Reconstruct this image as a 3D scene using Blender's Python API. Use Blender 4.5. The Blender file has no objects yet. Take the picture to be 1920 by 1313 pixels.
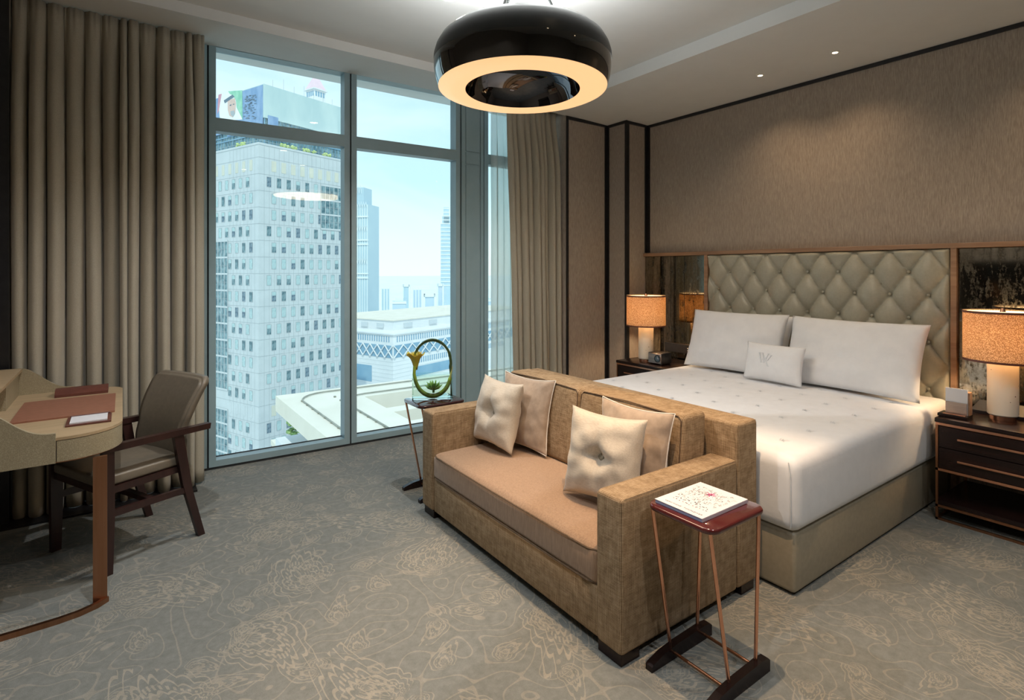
import bpy, bmesh, math, random
from mathutils import Vector, Matrix, noise
C = bpy.context.scene.collection
S = bpy.context.scene
pi = math.pi
# ------------------------------------------------------------ camera
F0, CX, HZ, EYE = 1025.0, 960.0, 508.0, 1.45
YAW = math.atan(730 / F0)
FX, FY = math.sin(YAW), math.cos(YAW)
cd = bpy.data.cameras.new('camera'); cam = bpy.data.objects.new('camera', cd); C.objects.link(cam)
cd.sensor_width = 36; cd.lens = F0 / 1920 * 36
cd.shift_y = (HZ - 656.5) / 1920
cd.clip_start = .05; cd.clip_end = 9000
cam.location = (0, 0, EYE); cam.rotation_euler = (pi / 2, 0, -YAW)
S.camera = cam
S.view_settings.view_transform = 'Standard'; S.view_settings.look = 'None'
S.view_settings.gamma = 1; S.view_settings.exposure = 0.55; S.view_settings.use_curve_mapping = False
try:
    S.cycles.max_bounces = 8; S.cycles.diffuse_bounces = 4; S.cycles.transparent_max_bounces = 12
    S.cycles.sample_clamp_indirect = 6; S.cycles.caustics_reflective = False; S.cycles.caustics_refractive = False
except Exception: pass
# ------------------------------------------------------------ node helper
class NT:
    def __init__(s, tree): s.t = tree; s.n = tree.nodes; s.l = tree.links
    def node(s, typ, ins=None, **kw):
        n = s.n.new(typ)
        for k, v in kw.items(): setattr(n, k, v)
        for k, v in (ins or {}).items():
            sk = n.inputs[k]
            if isinstance(v, bpy.types.NodeSocket): s.l.new(v, sk)
            else: sk.default_value = v
        return n
    def m(s, op, a, b=0.0, c=None):
        n = s.n.new('ShaderNodeMath'); n.operation = op
        for i, v in enumerate((a, b) if c is None else (a, b, c)):
            if isinstance(v, bpy.types.NodeSocket): s.l.new(v, n.inputs[i])
            else: n.inputs[i].default_value = v
        return n.outputs[0]
    def mix(s, f, a, b):
        n = s.n.new('ShaderNodeMix'); n.data_type = 'RGBA'
        for i, v in ((0, f), (6, a), (7, b)):
            if isinstance(v, bpy.types.NodeSocket): s.l.new(v, n.inputs[i])
            else: n.inputs[i].default_value = (tuple(v) + (1,) if isinstance(v, tuple) and len(v) == 3 else v)
        return n.outputs[2]
    def ramp(s, f, stops):
        n = s.n.new('ShaderNodeValToRGB'); s.l.new(f, n.inputs[0]); e = n.color_ramp.elements
        while len(e) < len(stops): e.new(.5)
        for k, (p, c) in enumerate(stops): e[k].position = p; e[k].color = tuple(c) + (1,) if len(c) == 3 else c
        return n.outputs[0]
# ------------------------------------------------------------ world
w = bpy.data.worlds.new('sky'); S.world = w; w.use_nodes = True
t = NT(w.node_tree); w.node_tree.nodes.clear()
tc = t.node('ShaderNodeTexCoord'); sx = t.node('ShaderNodeSeparateXYZ', {0: tc.outputs['Generated']})
grad = t.ramp(sx.outputs[2], [(0.0, (.84, .91, .92)), (.05, (.78, .90, .93)), (.16, (.56, .77, .87)), (.32, (.52, .70, .87)), (1.0, (.36, .56, .83))])
mp = t.node('ShaderNodeMapping', {0: tc.outputs['Generated'], 'Scale': (1.5, 1.5, 4.0)})
nz = t.node('ShaderNodeTexNoise', {'Vector': mp.outputs[0], 'Scale': 1.6, 'Detail': 6.0, 'Roughness': .55, 'Distortion': .6})
cl = t.ramp(nz.outputs[0], [(.42, (0, 0, 0)), (.72, (.75, .75, .75))])
col = t.mix(cl, grad, (.82, .89, .94))
bg = t.node('ShaderNodeBackground', {'Color': col, 'Strength': 1.0})
out = t.node('ShaderNodeOutputWorld', {0: bg.outputs[0]})
# ------------------------------------------------------------ sun, room lights
def light(name, typ, loc, energy, color, rot=(0, 0, 0), **kw):
    d = bpy.data.lights.new(name, typ); d.energy = energy; d.color = color
    for k, v in kw.items(): setattr(d, k, v)
    o = bpy.data.objects.new(name, d); C.objects.link(o); o.location = loc; o.rotation_euler = rot
    return o
sd = Vector((-.35, -.75, 1.05)).normalized()
light('sun', 'SUN', (0, -20, 60), 1.9, (1, .95, .88), sd.to_track_quat('Z', 'Y').to_euler(), angle=.009)
pt = light('window_portal', 'AREA', (2.0, 4.62, 1.6), 1, (1, 1, 1), (-pi / 2, 0, 0), shape='RECTANGLE', size=3.4, size_y=3.1)
pt.data.cycles.is_portal = True
WARM = (1, .70, .42); NEUT = (.97, .98, 1); COOL = (.86, .94, 1)
# x, y, z, watts, colour, cone, blend : the recessed ceiling downlights, some unseen ones added as fill
DOWN = [(1.60, 2.90, 3.085, 60, NEUT, 130, .8), (1.53, 1.22, 3.085, 140, (1, .66, .38), 60, .45), (4.05, 1.80, 2.975, 10, WARM, 120, 1.0),
        (4.05, 2.35, 2.975, 10, WARM, 120, 1.0), (.10, 2.3, 3.085, 60, NEUT, 130, .8), (-.2, .4, 3.085, 40, NEUT, 130, .8),
        (1.2, -.6, 3.085, 40, NEUT, 140, .8), (2.9, -.6, 3.085, 30, NEUT, 140, .8), (1.95, .25, 3.085, 26, (1, .80, .60), 110, .5), (4.05, .6, 2.975, 10, WARM, 120, 1.0)]
for i, (x, y, z, e, c, a, b) in enumerate(DOWN):
    light('downlight_beam', 'SPOT', (x, y, z - .012), e, c, (0, 0, 0), spot_size=math.radians(a), spot_blend=b, shadow_soft_size=.016)
# ------------------------------------------------------------ materials
def mat(name, color=(.5, .5, .5), rough=.5, metal=0.0, spec=.5, fn=None, **kw):
    m = bpy.data.materials.new(name); m.use_nodes = True
    t = NT(m.node_tree); b = t.n['Principled BSDF']
    b.inputs['Base Color'].default_value = tuple(color) + (1,); b.inputs['Roughness'].default_value = rough
    b.inputs['Metallic'].default_value = metal; b.inputs['Specular IOR Level'].default_value = spec
    for k, v in kw.items(): b.inputs[k.replace('_', ' ')].default_value = v
    if fn: fn(t, b)
    return m
def coords(t, kind='Object'): return t.node('ShaderNodeTexCoord').outputs[kind]
def stretched(t, sc, scale, detail=3.0, rough=.6, kind='Object'):
    mp = t.node('ShaderNodeMapping', {0: coords(t, kind), 'Scale': sc})
    return t.node('ShaderNodeTexNoise', {'Vector': mp.outputs[0], 'Scale': scale, 'Detail': detail, 'Roughness': rough}).outputs[0]
def bump(t, b, h, s, d=.002):
    n = t.node('ShaderNodeBump', {'Height': h, 'Strength': s, 'Distance': d}); t.l.new(n.outputs[0], b.inputs['Normal'])
def noisy(c1, c2, scale=20, sc=(1, 1, 1), bs=0.0, lo=.35, hi=.65, bd=.002):
    def f(t, b):
        n = stretched(t, sc, scale)
        t.l.new(t.ramp(n, [(lo, c1), (hi, c2)]), b.inputs['Base Color'])
        if bs: bump(t, b, n, bs, bd)
    return f
def weave(c1, c2, c3, k=230.0, bs=.6):
    # tweed: three crossed sets of slubby threads, one per axis
    def f(t, b):
        a = stretched(t, (1, .05, .05), k, 2); bb = stretched(t, (.05, 1, .05), k, 2); c = stretched(t, (.05, .05, 1), k, 2)
        wav = t.m('ADD', t.m('ADD', a, bb), c); wav = t.m('MULTIPLY', wav, .3333)
        slub = stretched(t, (.06, .06, 1), 130, 2); slub2 = stretched(t, (1, 1, .05), 130, 2)
        s = t.node('ShaderNodeSeparateXYZ', {0: coords(t)})
        nn = t.node('ShaderNodeSeparateXYZ', {0: coords(t, 'Normal')})
        gr = [t.m('MULTIPLY', t.m('SINE', t.m('MULTIPLY', s.outputs[i], 1050.0)), t.m('SUBTRACT', 1.0, t.m('GREATER_THAN', t.m('ABSOLUTE', nn.outputs[i]), .7))) for i in range(3)]
        grid = t.m('MULTIPLY', t.m('ADD', t.m('ADD', gr[0], gr[1]), gr[2]), .040)
        wav = t.m('ADD', t.m('MULTIPLY', t.m('SUBTRACT', wav, .5), .6), .5)
        v = t.m('ADD', t.m('ADD', wav, grid), t.m('MULTIPLY', t.m('SUBTRACT', t.m('ADD', slub, slub2), 1.0), .09))
        t.l.new(t.ramp(v, [(.38, c1), (.5, c2), (.62, c3)]), b.inputs['Base Color'])
        bump(t, b, v, bs, .003)
    return f
def carpet(t, b):
    co = coords(t)
    dist = t.node('ShaderNodeTexNoise', {'Vector': co, 'Scale': 3.0, 'Detail': 2.0})
    dv = t.node('ShaderNodeVectorMath', {0: dist.outputs['Color'], 1: (.5, .5, .5)}, operation='SUBTRACT')
    dv = t.node('ShaderNodeVectorMath', {0: dv.outputs[0], 'Scale': .07}, operation='SCALE')
    P = t.node('ShaderNodeVectorMath', {0: co, 1: dv.outputs[0]}, operation='ADD').outputs[0]
    m = t.m
    def motif(scale, spiral, size, lob, rings, wid, rnd, qmax):
        v = t.node('ShaderNodeTexVoronoi', {'Vector': P, 'Scale': scale, 'Randomness': rnd}, voronoi_dimensions='2D')
        d = t.node('ShaderNodeVectorMath', {0: P, 1: v.outputs['Position']}, operation='SUBTRACT')
        s = t.node('ShaderNodeSeparateXYZ', {0: d.outputs[0]}); cs = t.node('ShaderNodeSeparateXYZ', {0: v.outputs['Color']})
        ph = m('MULTIPLY', cs.outputs[0], 6.283); cp = m('COSINE', ph); sn = m('SINE', ph)
        lx = m('ADD', m('MULTIPLY', s.outputs[0], cp), m('MULTIPLY', s.outputs[1], sn))
        ly = m('SUBTRACT', m('MULTIPLY', s.outputs[1], cp), m('MULTIPLY', s.outputs[0], sn))
        ly = m('MULTIPLY', m('ADD', ly, m('MULTIPLY', m('MULTIPLY', lx, lx), spiral)), 1.55)   # bend the drop like a paisley
        r = m('SQRT', m('ADD', m('MULTIPLY', lx, lx), m('MULTIPLY', ly, ly)))
        th = m('ARCTAN2', ly, lx)
        R = m('MULTIPLY', m('ADD', m('MULTIPLY', m('COSINE', th), .56), .66), size)
        q = m('DIVIDE', r, R)
        sc = m('ABSOLUTE', m('SINE', m('MULTIPLY', th, lob)))
        q2 = m('SUBTRACT', q, m('MULTIPLY', m('MULTIPLY', sc, q), .13))
        fr = m('ABSOLUTE', m('SUBTRACT', m('FRACT', m('MULTIPLY', q2, rings)), .5))
        ln = m('GREATER_THAN', fr, .5 - wid)
        line = m('MULTIPLY', ln, m('LESS_THAN', q2, qmax))
        # beads between two of the contours
        bt = m('ABSOLUTE', m('SUBTRACT', m('FRACT', m('MULTIPLY', th, lob * 2 / pi)), .5))
        bead = m('MULTIPLY', m('LESS_THAN', m('ABSOLUTE', m('SUBTRACT', q, 1.02)), .07), m('LESS_THAN', bt, .24))
        # veins inside
        vein = m('MULTIPLY', m('LESS_THAN', q2, .62), m('LESS_THAN', m('ABSOLUTE', m('SUBTRACT', m('FRACT', m('MULTIPLY', th, 2.228)), .5)), .09))
        return m('MAXIMUM', m('MAXIMUM', line, bead), vein)
    a = motif(1.75, 2.6, .150, 9, 2.6, .11, .75, 2.2)
    c = motif(4.4, 7.0, .052, 5, 1.7, .15, .9, 1.9)
    vn = t.node('ShaderNodeTexNoise', {'Vector': P, 'Scale': 5.5, 'Detail': 0.0}).outputs[0]
    vine = m('LESS_THAN', m('ABSOLUTE', m('SUBTRACT', m('FRACT', m('MULTIPLY', vn, 7.0)), .5)), .055)
    pat = m('MAXIMUM', m('MAXIMUM', a, m('MULTIPLY', c, .8)), m('MULTIPLY', vine, .55))
    fib = t.node('ShaderNodeTexNoise', {'Vector': co, 'Scale': 260.0, 'Detail': 3.0}).outputs[0]
    big = t.node('ShaderNodeTexNoise', {'Vector': co, 'Scale': 28.0, 'Detail': 5.0, 'Roughness': .7}).outputs[0]
    pat = m('MULTIPLY', pat, m('ADD', m('MULTIPLY', big, 1.0), .25))
    base = t.ramp(big, [(.3, (.175, .185, .172)), (.7, (.245, .255, .24))])
    colr = t.mix(m('MULTIPLY', pat, .66), base, (.46, .41, .325))
    colr = t.mix(m('MULTIPLY', m('SUBTRACT', fib, .35), .55), colr, (.12, .12, .11))
    t.l.new(colr, b.inputs['Base Color'])
    bump(t, b, m('ADD', fib, m('MULTIPLY', pat, .5)), .5, .004)
def mirror_fn(t, b):
    n = stretched(t, (1, 2.2, .5), 9, 8, .7); n2 = stretched(t, (1, 1, 1), 60, 4, .7)
    v = t.m('ADD', t.m('MULTIPLY', n, .7), t.m('MULTIPLY', n2, .3))
    t.l.new(t.ramp(v, [(.38, (.03, .028, .022)), (.47, (.30, .28, .23)), (.62, (.46, .44, .38))]), b.inputs['Base Color'])
    t.l.new(t.ramp(v, [(.38, (.45, .45, .45)), (.5, (.06, .06, .06))]), b.inputs['Roughness'])
def speck(t, b):
    v = t.node('ShaderNodeTexVoronoi', {'Vector': coords(t), 'Scale': 38.0})
    cs = t.node('ShaderNodeSeparateXYZ', {0: v.outputs['Color']})
    hole = t.m('MULTIPLY', t.m('LESS_THAN', v.outputs['Distance'], .13), t.m('GREATER_THAN', cs.outputs[0], .72))
    t.l.new(t.mix(hole, (.80, .76, .66), (.12, .08, .05)), b.inputs['Base Color'])
def shagreen(c1, c2, k=260):
    def f(t, b):
        v = t.node('ShaderNodeTexVoronoi', {'Vector': coords(t), 'Scale': float(k)})
        big = stretched(t, (1, 1, 1), 5, 2)
        f_ = t.m('MULTIPLY', t.m('MULTIPLY', v.outputs['Distance'], 1.3), t.m('ADD', big, .4))
        t.l.new(t.mix(f_, c1, c2), b.inputs['Base Color']); bump(t, b, v.outputs['Distance'], -.3, .001)
    return f
def shade_fn(t, b):
    v = t.node('ShaderNodeTexVoronoi', {'Vector': coords(t), 'Scale': 190.0})
    c = t.ramp(v.outputs['Distance'], [(.25, (.84, .70, .50)), (.55, (.40, .27, .16))])
    t.l.new(c, b.inputs['Base Color'])
    tr = t.node('ShaderNodeBsdfTranslucent', {'Color': c}); mx = t.node('ShaderNodeMixShader', {0: .36, 1: b.outputs[0], 2: tr.outputs[0]})
    t.l.new(mx.outputs[0], t.n['Material Output'].inputs[0])
def sheer_fn(t, b):
    tr = t.node('ShaderNodeBsdfTranslucent', {'Color': (.85, .9, .9, 1)}); tp = t.node('ShaderNodeBsdfTransparent', {'Color': (.95, 1, .98, 1)})
    a = t.node('ShaderNodeMixShader', {0: .5, 1: b.outputs[0], 2: tr.outputs[0]}); c = t.node('ShaderNodeMixShader', {0: .55, 1: a.outputs[0], 2: tp.outputs[0]})
    t.l.new(c.outputs[0], t.n['Material Output'].inputs[0])
def pane_fn(tint, fac=1.0):
    def f(t, b):
        fr = t.node('ShaderNodeFresnel', {'IOR': 1.42}); tp = t.node('ShaderNodeBsdfTransparent', {'Color': tint + (1,)})
        gl = t.node('ShaderNodeBsdfGlossy', {'Color': (1, 1, 1, 1), 'Roughness': 0.0})
        mx = t.node('ShaderNodeMixShader', {0: t.m('MULTIPLY', fr.outputs[0], fac), 1: tp.outputs[0], 2: gl.outputs[0]})
        t.l.new(mx.outputs[0], t.n['Material Output'].inputs[0])
    return f
def emis(name, c, s):
    m = mat(name, c, .4); b = m.node_tree.nodes['Principled BSDF']
    b.inputs['Emission Color'].default_value = tuple(c) + (1,); b.inputs['Emission Strength'].default_value = s
    return m
M = dict(
 carpet=mat('paisley_carpet', rough=1, spec=.1, fn=carpet),
 ceil=mat('ceiling_paint', rough=.9, fn=noisy((.70, .70, .67), (.72, .72, .69), 6)),
 wallp=mat('ribbed_wallpaper', rough=.8, spec=.25, fn=noisy((.30, .25, .205), (.47, .40, .33), 260, (1, 1, .08), .25, .32, .68)),
 plain=mat('plain_wall', rough=.85, fn=noisy((.26, .22, .18), (.30, .26, .21), 9)),
 black=mat('black_trim', rough=.35, fn=noisy((.010, .010, .012), (.016, .016, .018), 20)),
 alu=mat('window_aluminium', rough=.42, fn=noisy((.30, .42, .46), (.32, .44, .48), 8)),
 gap=mat('dark_gasket', rough=.8, fn=noisy((.015, .02, .022), (.03, .03, .032), 8)),
 pane=mat('window_glass', fn=pane_fn((.90, .965, .955), .75)),
 vglass=mat('vase_glass', fn=pane_fn((.94, .985, .96))),
 curtain=mat('curtain_cloth', rough=.75, spec=.3, fn=noisy((.40, .365, .285), (.45, .41, .325), 300, (1, 1, .4), .12), Sheen_Weight=.2),
 sheer=mat('sheer_cloth', (.9, .92, .92), .9, fn=sheer_fn),
 tweed=mat('tweed', rough=.9, spec=.15, fn=weave((.14, .09, .05), (.31, .215, .125), (.50, .38, .25), 520.0, .5)),
 seat=mat('seat_cloth', rough=.75, spec=.25, fn=noisy((.29, .185, .115), (.38, .25, .16), 160, (1, 1, .12), .25), Sheen_Weight=.3),
 pipe=mat('piping', rough=.8, fn=noisy((.10, .065, .035), (.16, .10, .06), 90)),
 silk=mat('silk_cushion', rough=.6, spec=.35, fn=noisy((.56, .49, .40), (.65, .58, .48), 220, (1, .12, 1), .2), Sheen_Weight=.3),
 velvet=mat('velvet_cushion', rough=.7, spec=.3, fn=noisy((.36, .275, .205), (.43, .33, .25), 30, (1, 1, 1), .2), Sheen_Weight=.6),
 cord=mat('pale_piping', rough=.8, fn=noisy((.75, .7, .62), (.8, .76, .7), 90)),
 linen=mat('white_linen', rough=.8, spec=.2, fn=noisy((.78, .80, .83), (.81, .83, .86), 14, bs=.15, bd=.01), Sheen_Weight=.1),
 embr=mat('embroidery', rough=.6, fn=noisy((.66, .70, .74), (.70, .74, .78), 90)),
 leather=mat('headboard_leather', rough=.34, spec=.5, fn=noisy((.385, .375, .30), (.42, .41, .33), 60, bs=.06)),
 bedbase=mat('bed_base_leather', rough=.42, fn=noisy((.30, .27, .20), (.34, .30, .225), 40, bs=.05)),
 walnut=mat('walnut_ledge', rough=.45, fn=noisy((.27, .155, .09), (.38, .235, .145), 30, (1, .06, 1), .05)),
 darkwood=mat('dark_lacquer', rough=.25, spec=.35, fn=noisy((.010, .005, .005), (.018, .008, .007), 20, (1, .1, 1))),
 chairwood=mat('chair_wood', rough=.32, fn=noisy((.026, .011, .010), (.042, .017, .014), 25, (1, 1, .1))),
 lacquer=mat('oxblood_lacquer', rough=.12, fn=noisy((.075, .012, .012), (.09, .015, .014), 10), Coat_Weight=.6),
 tabletopL=mat('smoked_lacquer', rough=.06, fn=noisy((.035, .012, .014), (.05, .016, .018), 10), Coat_Weight=1.0),
 copper=mat('copper', rough=.25, metal=1, fn=noisy((.72, .37, .24), (.80, .42, .28), 12)),
 bronze=mat('brushed_bronze', rough=.35, metal=1, fn=noisy((.36, .17, .09), (.42, .21, .12), 40, (1, 1, .05))),
 mirror=mat('antique_mirror', rough=.12, metal=1, fn=mirror_fn),
 ceramic=mat('speckled_ceramic', rough=.45, fn=speck),
 shade=mat('lamp_shade', rough=.8, fn=shade_fn),
 shadetop=emis('shade_diffuser', (1, .68, .36), 1.7),
 shagreen=mat('shagreen', rough=.45, fn=shagreen((.23, .19, .115), (.42, .36, .24))),
 desktop=mat('desk_top', rough=.4, fn=noisy((.42, .31, .18), (.50, .37, .225), 30, (.2, 1, 1), .05)),
 tan=mat('brown_leather', rough=.5, fn=noisy((.27, .115, .07), (.31, .135, .085), 40, bs=.08)),
 tandark=mat('dark_brown_leather', rough=.45, fn=noisy((.11, .035, .025), (.14, .045, .03), 40, bs=.08)),
 paper=mat('white_paper', rough=.7, fn=noisy((.66, .66, .69), (.69, .69, .72), 10)),
 chairlea=mat('chair_leather', rough=.42, fn=noisy((.165, .14, .105), (.19, .16, .12), 40, bs=.05)),
 gloss=mat('black_gloss', rough=.05, spec=.6, fn=noisy((.006, .006, .006), (.008, .008, .008), 5), Coat_Weight=1.0),
 satin=mat('black_satin', rough=.32, spec=.25, fn=noisy((.012, .013, .012), (.016, .017, .016), 5)),
 bowl=mat('smoked_chrome', rough=.03, metal=1, fn=noisy((.10, .10, .11), (.12, .12, .13), 5)),
 glow=emis('pendant_diffuser', (1, .63, .31), .56),
 spot=emis('downlight_lens', (1, .78, .5), 9),
 white=mat('white_paint', rough=.5, fn=noisy((.75, .75, .72), (.78, .78, .75), 10)),
 metal=mat('brushed_metal', rough=.35, metal=1, fn=noisy((.45, .38, .35), (.6, .52, .48), 60, (1, .05, 1))),
 plastic=mat('black_plastic', rough=.4, fn=noisy((.012, .012, .015), (.02, .02, .024), 30)),
 dial=mat('dial_face', rough=.3, fn=noisy((.05, .09, .12), (.10, .17, .22), 90)),
 pages=mat('page_edges', rough=.7, fn=noisy((.36, .45, .68), (.44, .52, .74), 200, (.1, .1, 1))),
 spine=mat('magazine_spine', rough=.5, fn=noisy((.55, .5, .55), (.6, .55, .6), 30)),
 ink=mat('black_ink', rough=.6, fn=noisy((.05, .05, .055), (.08, .08, .085), 60)),
 sketch=mat('grey_sketch_ink', rough=.6, fn=noisy((.10, .095, .085), (.24, .23, .20), 60)),
 pink=mat('pink_ink', rough=.6, fn=noisy((.75, .12, .30), (.8, .18, .36), 60)),
 red=mat('dark_red_ink', rough=.6, fn=noisy((.35, .05, .05), (.4, .08, .08), 60)),
 stem=mat('green_stem', rough=.3, fn=noisy((.22, .38, .04), (.40, .55, .09), 16, (1, 1, .3))),
 steml=mat('pale_stem', rough=.4, fn=noisy((.30, .30, .10), (.42, .38, .16), 16)),
 stemd=mat('dark_reed', rough=.45, fn=noisy((.035, .075, .03), (.07, .12, .05), 30)),
 calla=mat('calla_petal', rough=.45, fn=noisy((.42, .42, .04), (.60, .48, .10), 12, (1, 1, .4)), Subsurface_Weight=.1),
 succ=mat('succulent_leaf', rough=.4, fn=noisy((.13, .34, .05), (.22, .44, .09), 30)),
 # outdoors
 clad=mat('grey_cladding', rough=.55, fn=noisy((.49, .535, .55), (.53, .575, .59), .3)),
 joint=mat('cladding_joint', rough=.8, fn=noisy((.36, .40, .42), (.38, .42, .44), 3)),
 blank=mat('cream_blind', rough=.7, fn=noisy((.56, .56, .48), (.60, .60, .50), .5)),
 og1=mat('office_glass_teal', rough=.3, spec=.2, fn=noisy((.06, .13, .16), (.26, .38, .41), .9, (1, 1, .8))),
 og2=mat('office_glass_pale', rough=.3, spec=.2, fn=noisy((.34, .48, .50), (.48, .62, .62), .7)),
 og3=mat('office_glass_dark', rough=.3, spec=.2, fn=noisy((.07, .12, .17), (.24, .33, .38), 1.2)),
 screen=mat('teal_mesh_screen', rough=.7, fn=noisy((.42, .55, .56), (.50, .62, .61), .22, (1, 1, .4))),
 bscreen=mat('blue_mesh_screen', rough=.7, fn=noisy((.16, .28, .46), (.26, .38, .56), .5, (1, 1, .5))),
 leaf=mat('leaf', rough=.6, fn=noisy((.10, .22, .06), (.30, .42, .16), 1.5)),
 leafy=mat('bright_leaf', rough=.6, fn=noisy((.40, .55, .16), (.60, .70, .30), 1.5)),
 ptw=mat('poster_white', rough=.7, fn=noisy((.72, .74, .74), (.78, .80, .80), .4)),
 ptskin=mat('poster_skin', rough=.7, fn=noisy((.60, .44, .38), (.64, .48, .42), 1)),
 ptgrn=mat('poster_green', rough=.7, fn=noisy((.22, .50, .36), (.34, .62, .46), .6)),
 ptred=mat('poster_red', rough=.7, fn=noisy((.52, .26, .32), (.56, .3, .36), .6)),
 ptdark=mat('poster_black', rough=.7, fn=noisy((.10, .15, .20), (.14, .2, .25), .6)),
 cream=mat('cream_stone', rough=.8, fn=noisy((.68, .64, .54), (.74, .70, .60), .2)),
 wstone=mat('white_stone', rough=.7, fn=noisy((.66, .69, .70), (.71, .74, .75), .1)),
 wjoint=mat('stone_joint', rough=.8, fn=noisy((.52, .57, .60), (.55, .6, .62), .3)),
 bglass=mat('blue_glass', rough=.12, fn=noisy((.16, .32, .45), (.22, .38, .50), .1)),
 tglassA=mat('hazy_blue_glass', rough=.3, fn=noisy((.42, .56, .63), (.46, .60, .66), .06)),  # distance haze is put into this glass colour
 tglassB=mat('haze_paled_blue_glass', rough=.3, fn=noisy((.46, .58, .67), (.50, .62, .70), .06)),  # lightened glass, haze painted into the colour
 tpale=mat('haze_paled_concrete', rough=.8, fn=noisy((.68, .76, .78), (.72, .79, .81), .06)),  # far concrete paled in its colour to read as haze
 pinkroof=mat('pink_roof', rough=.8, fn=noisy((.68, .52, .58), (.74, .57, .62), .3)),
 rail=mat('rail_metal', rough=.5, fn=noisy((.22, .22, .18), (.3, .3, .25), 1)),
 ground=mat('haze_paled_ground', rough=.95, fn=noisy((.66, .69, .68), (.74, .76, .74), .012)),  # sand lightened so the distance looks hazy
 road=mat('paved_street', rough=.9, fn=noisy((.40, .46, .48), (.56, .6, .6), .08)),
)
# ------------------------------------------------------------ object helpers
ORG = {}
def link(name, me, m=None, parent=None):
    o = bpy.data.objects.new(name, me); C.objects.link(o)
    if m is not None and me is not None: me.materials.append(m)
    if parent is not None:
        o.parent = parent; ORG[o] = Vector((0, 0, 0))
    return o
def worg(p):
    v = Vector((0, 0, 0))
    while p is not None: v += ORG.get(p, Vector((0, 0, 0))); p = p.parent
    return v
def obj(name, bm, m, parent=None, smooth=False, local=False, recalc=True):
    if parent is not None and not local:
        off = worg(parent); bmesh.ops.translate(bm, verts=bm.verts, vec=-off)
    if recalc: bmesh.ops.recalc_face_normals(bm, faces=bm.faces)
    me = bpy.data.meshes.new(name); bm.to_mesh(me); bm.free()
    if smooth:
        for p in me.polygons: p.use_smooth = True
        if smooth != 'all': me.set_sharp_from_angle(angle=math.radians(38))
    return link(name, me, M[m] if isinstance(m, str) else m, parent)
def tag(o, label=None, cat=None, group=None, kind=None):
    if label: o['label'] = label
    if cat: o['category'] = cat
    if group: o['group'] = group
    if kind: o['kind'] = kind
    return o
def thing(name, loc, label, cat, group=None, rz=0.0):
    o = bpy.data.objects.new(name, None); C.objects.link(o); o.location = loc; o.rotation_euler = (0, 0, rz); o.empty_display_size = .1
    ORG[o] = Vector(loc) if rz == 0 else Vector((0, 0, 0))
    return tag(o, label, cat, group)
def struct(name, bm, m, smooth=False, label=None):
    o = obj(name, bm, m, None, smooth); o['kind'] = 'structure'
    if label: o['label'] = label
    return o
def NB(): return bmesh.new()
def box(bm, a, b, bev=0.0, seg=2):
    g = bmesh.ops.create_cube(bm, size=1)['verts']
    c = [(a[i] + b[i]) / 2 for i in range(3)]; s = [max(abs(b[i] - a[i]), 1e-5) for i in range(3)]
    for v in g: v.co = Vector((v.co.x * s[0] + c[0], v.co.y * s[1] + c[1], v.co.z * s[2] + c[2]))
    if bev > 0:
        e = list({e for v in g for e in v.link_edges})
        bmesh.ops.bevel(bm, geom=e, offset=bev, segments=seg, profile=.5, affect='EDGES')
    return bm
def bx(a, b, bev=0.0, seg=2): return box(NB(), a, b, bev, seg)
def tube(bm, pts, r, n=10, caps=True, flat=1.0):
    pts = [Vector(p) for p in pts]; rs = r if isinstance(r, (list, tuple)) else [r] * len(pts)
    rings = []; prev = None
    for i, p in enumerate(pts):
        d = (pts[min(i + 1, len(pts) - 1)] - pts[max(i - 1, 0)]).normalized()
        if prev is None:
            u = d.orthogonal().normalized()
        else: u = (prev - d * prev.dot(d)).normalized()
        prev = u; v = d.cross(u)
        rings.append([bm.verts.new(p + (u * math.cos(2 * pi * k / n) + v * math.sin(2 * pi * k / n) * flat) * rs[i]) for k in range(n)])
    for a, b in zip(rings, rings[1:]):
        for k in range(n): bm.faces.new((a[k], a[(k + 1) % n], b[(k + 1) % n], b[k]))
    if caps:
        bm.faces.new(rings[0][::-1]); bm.faces.new(rings[-1])
    return bm
def lathe(bm, prof, c, n=32):
    rings = []
    for r, z in prof:
        if r < 1e-5: rings.append([bm.verts.new((c[0], c[1], c[2] + z))])
        else: rings.append([bm.verts.new((c[0] + r * math.cos(2 * pi * k / n), c[1] + r * math.sin(2 * pi * k / n), c[2] + z)) for k in range(n)])
    for a, b in zip(rings, rings[1:]):
        for k in range(n):
            k2 = (k + 1) % n
            if len(a) == 1 and len(b) == 1: continue
            if len(a) == 1: bm.faces.new((a[0], b[k], b[k2]))
            elif len(b) == 1: bm.faces.new((a[k], a[k2], b[0]))
            else: bm.faces.new((a[k], a[k2], b[k2], b[k]))
    return bm
def prism(bm, poly, fn):
    """poly: 2D points; fn(p, side) -> 3D for side 0/1"""
    A = [bm.verts.new(fn(p, 0)) for p in poly]; B = [bm.verts.new(fn(p, 1)) for p in poly]
    n = len(poly); bm.faces.new(A[::-1]); bm.faces.new(B)
    for k in range(n): bm.faces.new((A[k], A[(k + 1) % n], B[(k + 1) % n], B[k]))
    return bm
def rrect(x0, y0, x1, y1, r, n=6):
    rr = r if isinstance(r, (list, tuple)) else [r] * 4   # corners: x0y0, x1y0, x1y1, x0y1
    out = []
    for (cx, cy, a0), q in zip(((x0, y0, pi), (x1, y0, 1.5 * pi), (x1, y1, 0), (x0, y1, .5 * pi)), rr):
        ox = cx + (q if cx == x0 else -q); oy = cy + (q if cy == y0 else -q)
        if q < 1e-6: out.append((cx, cy)); continue
        for k in range(n + 1):
            a = a0 + pi / 2 * k / n; out.append((ox + q * math.cos(a), oy + q * math.sin(a)))
    return out
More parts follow.
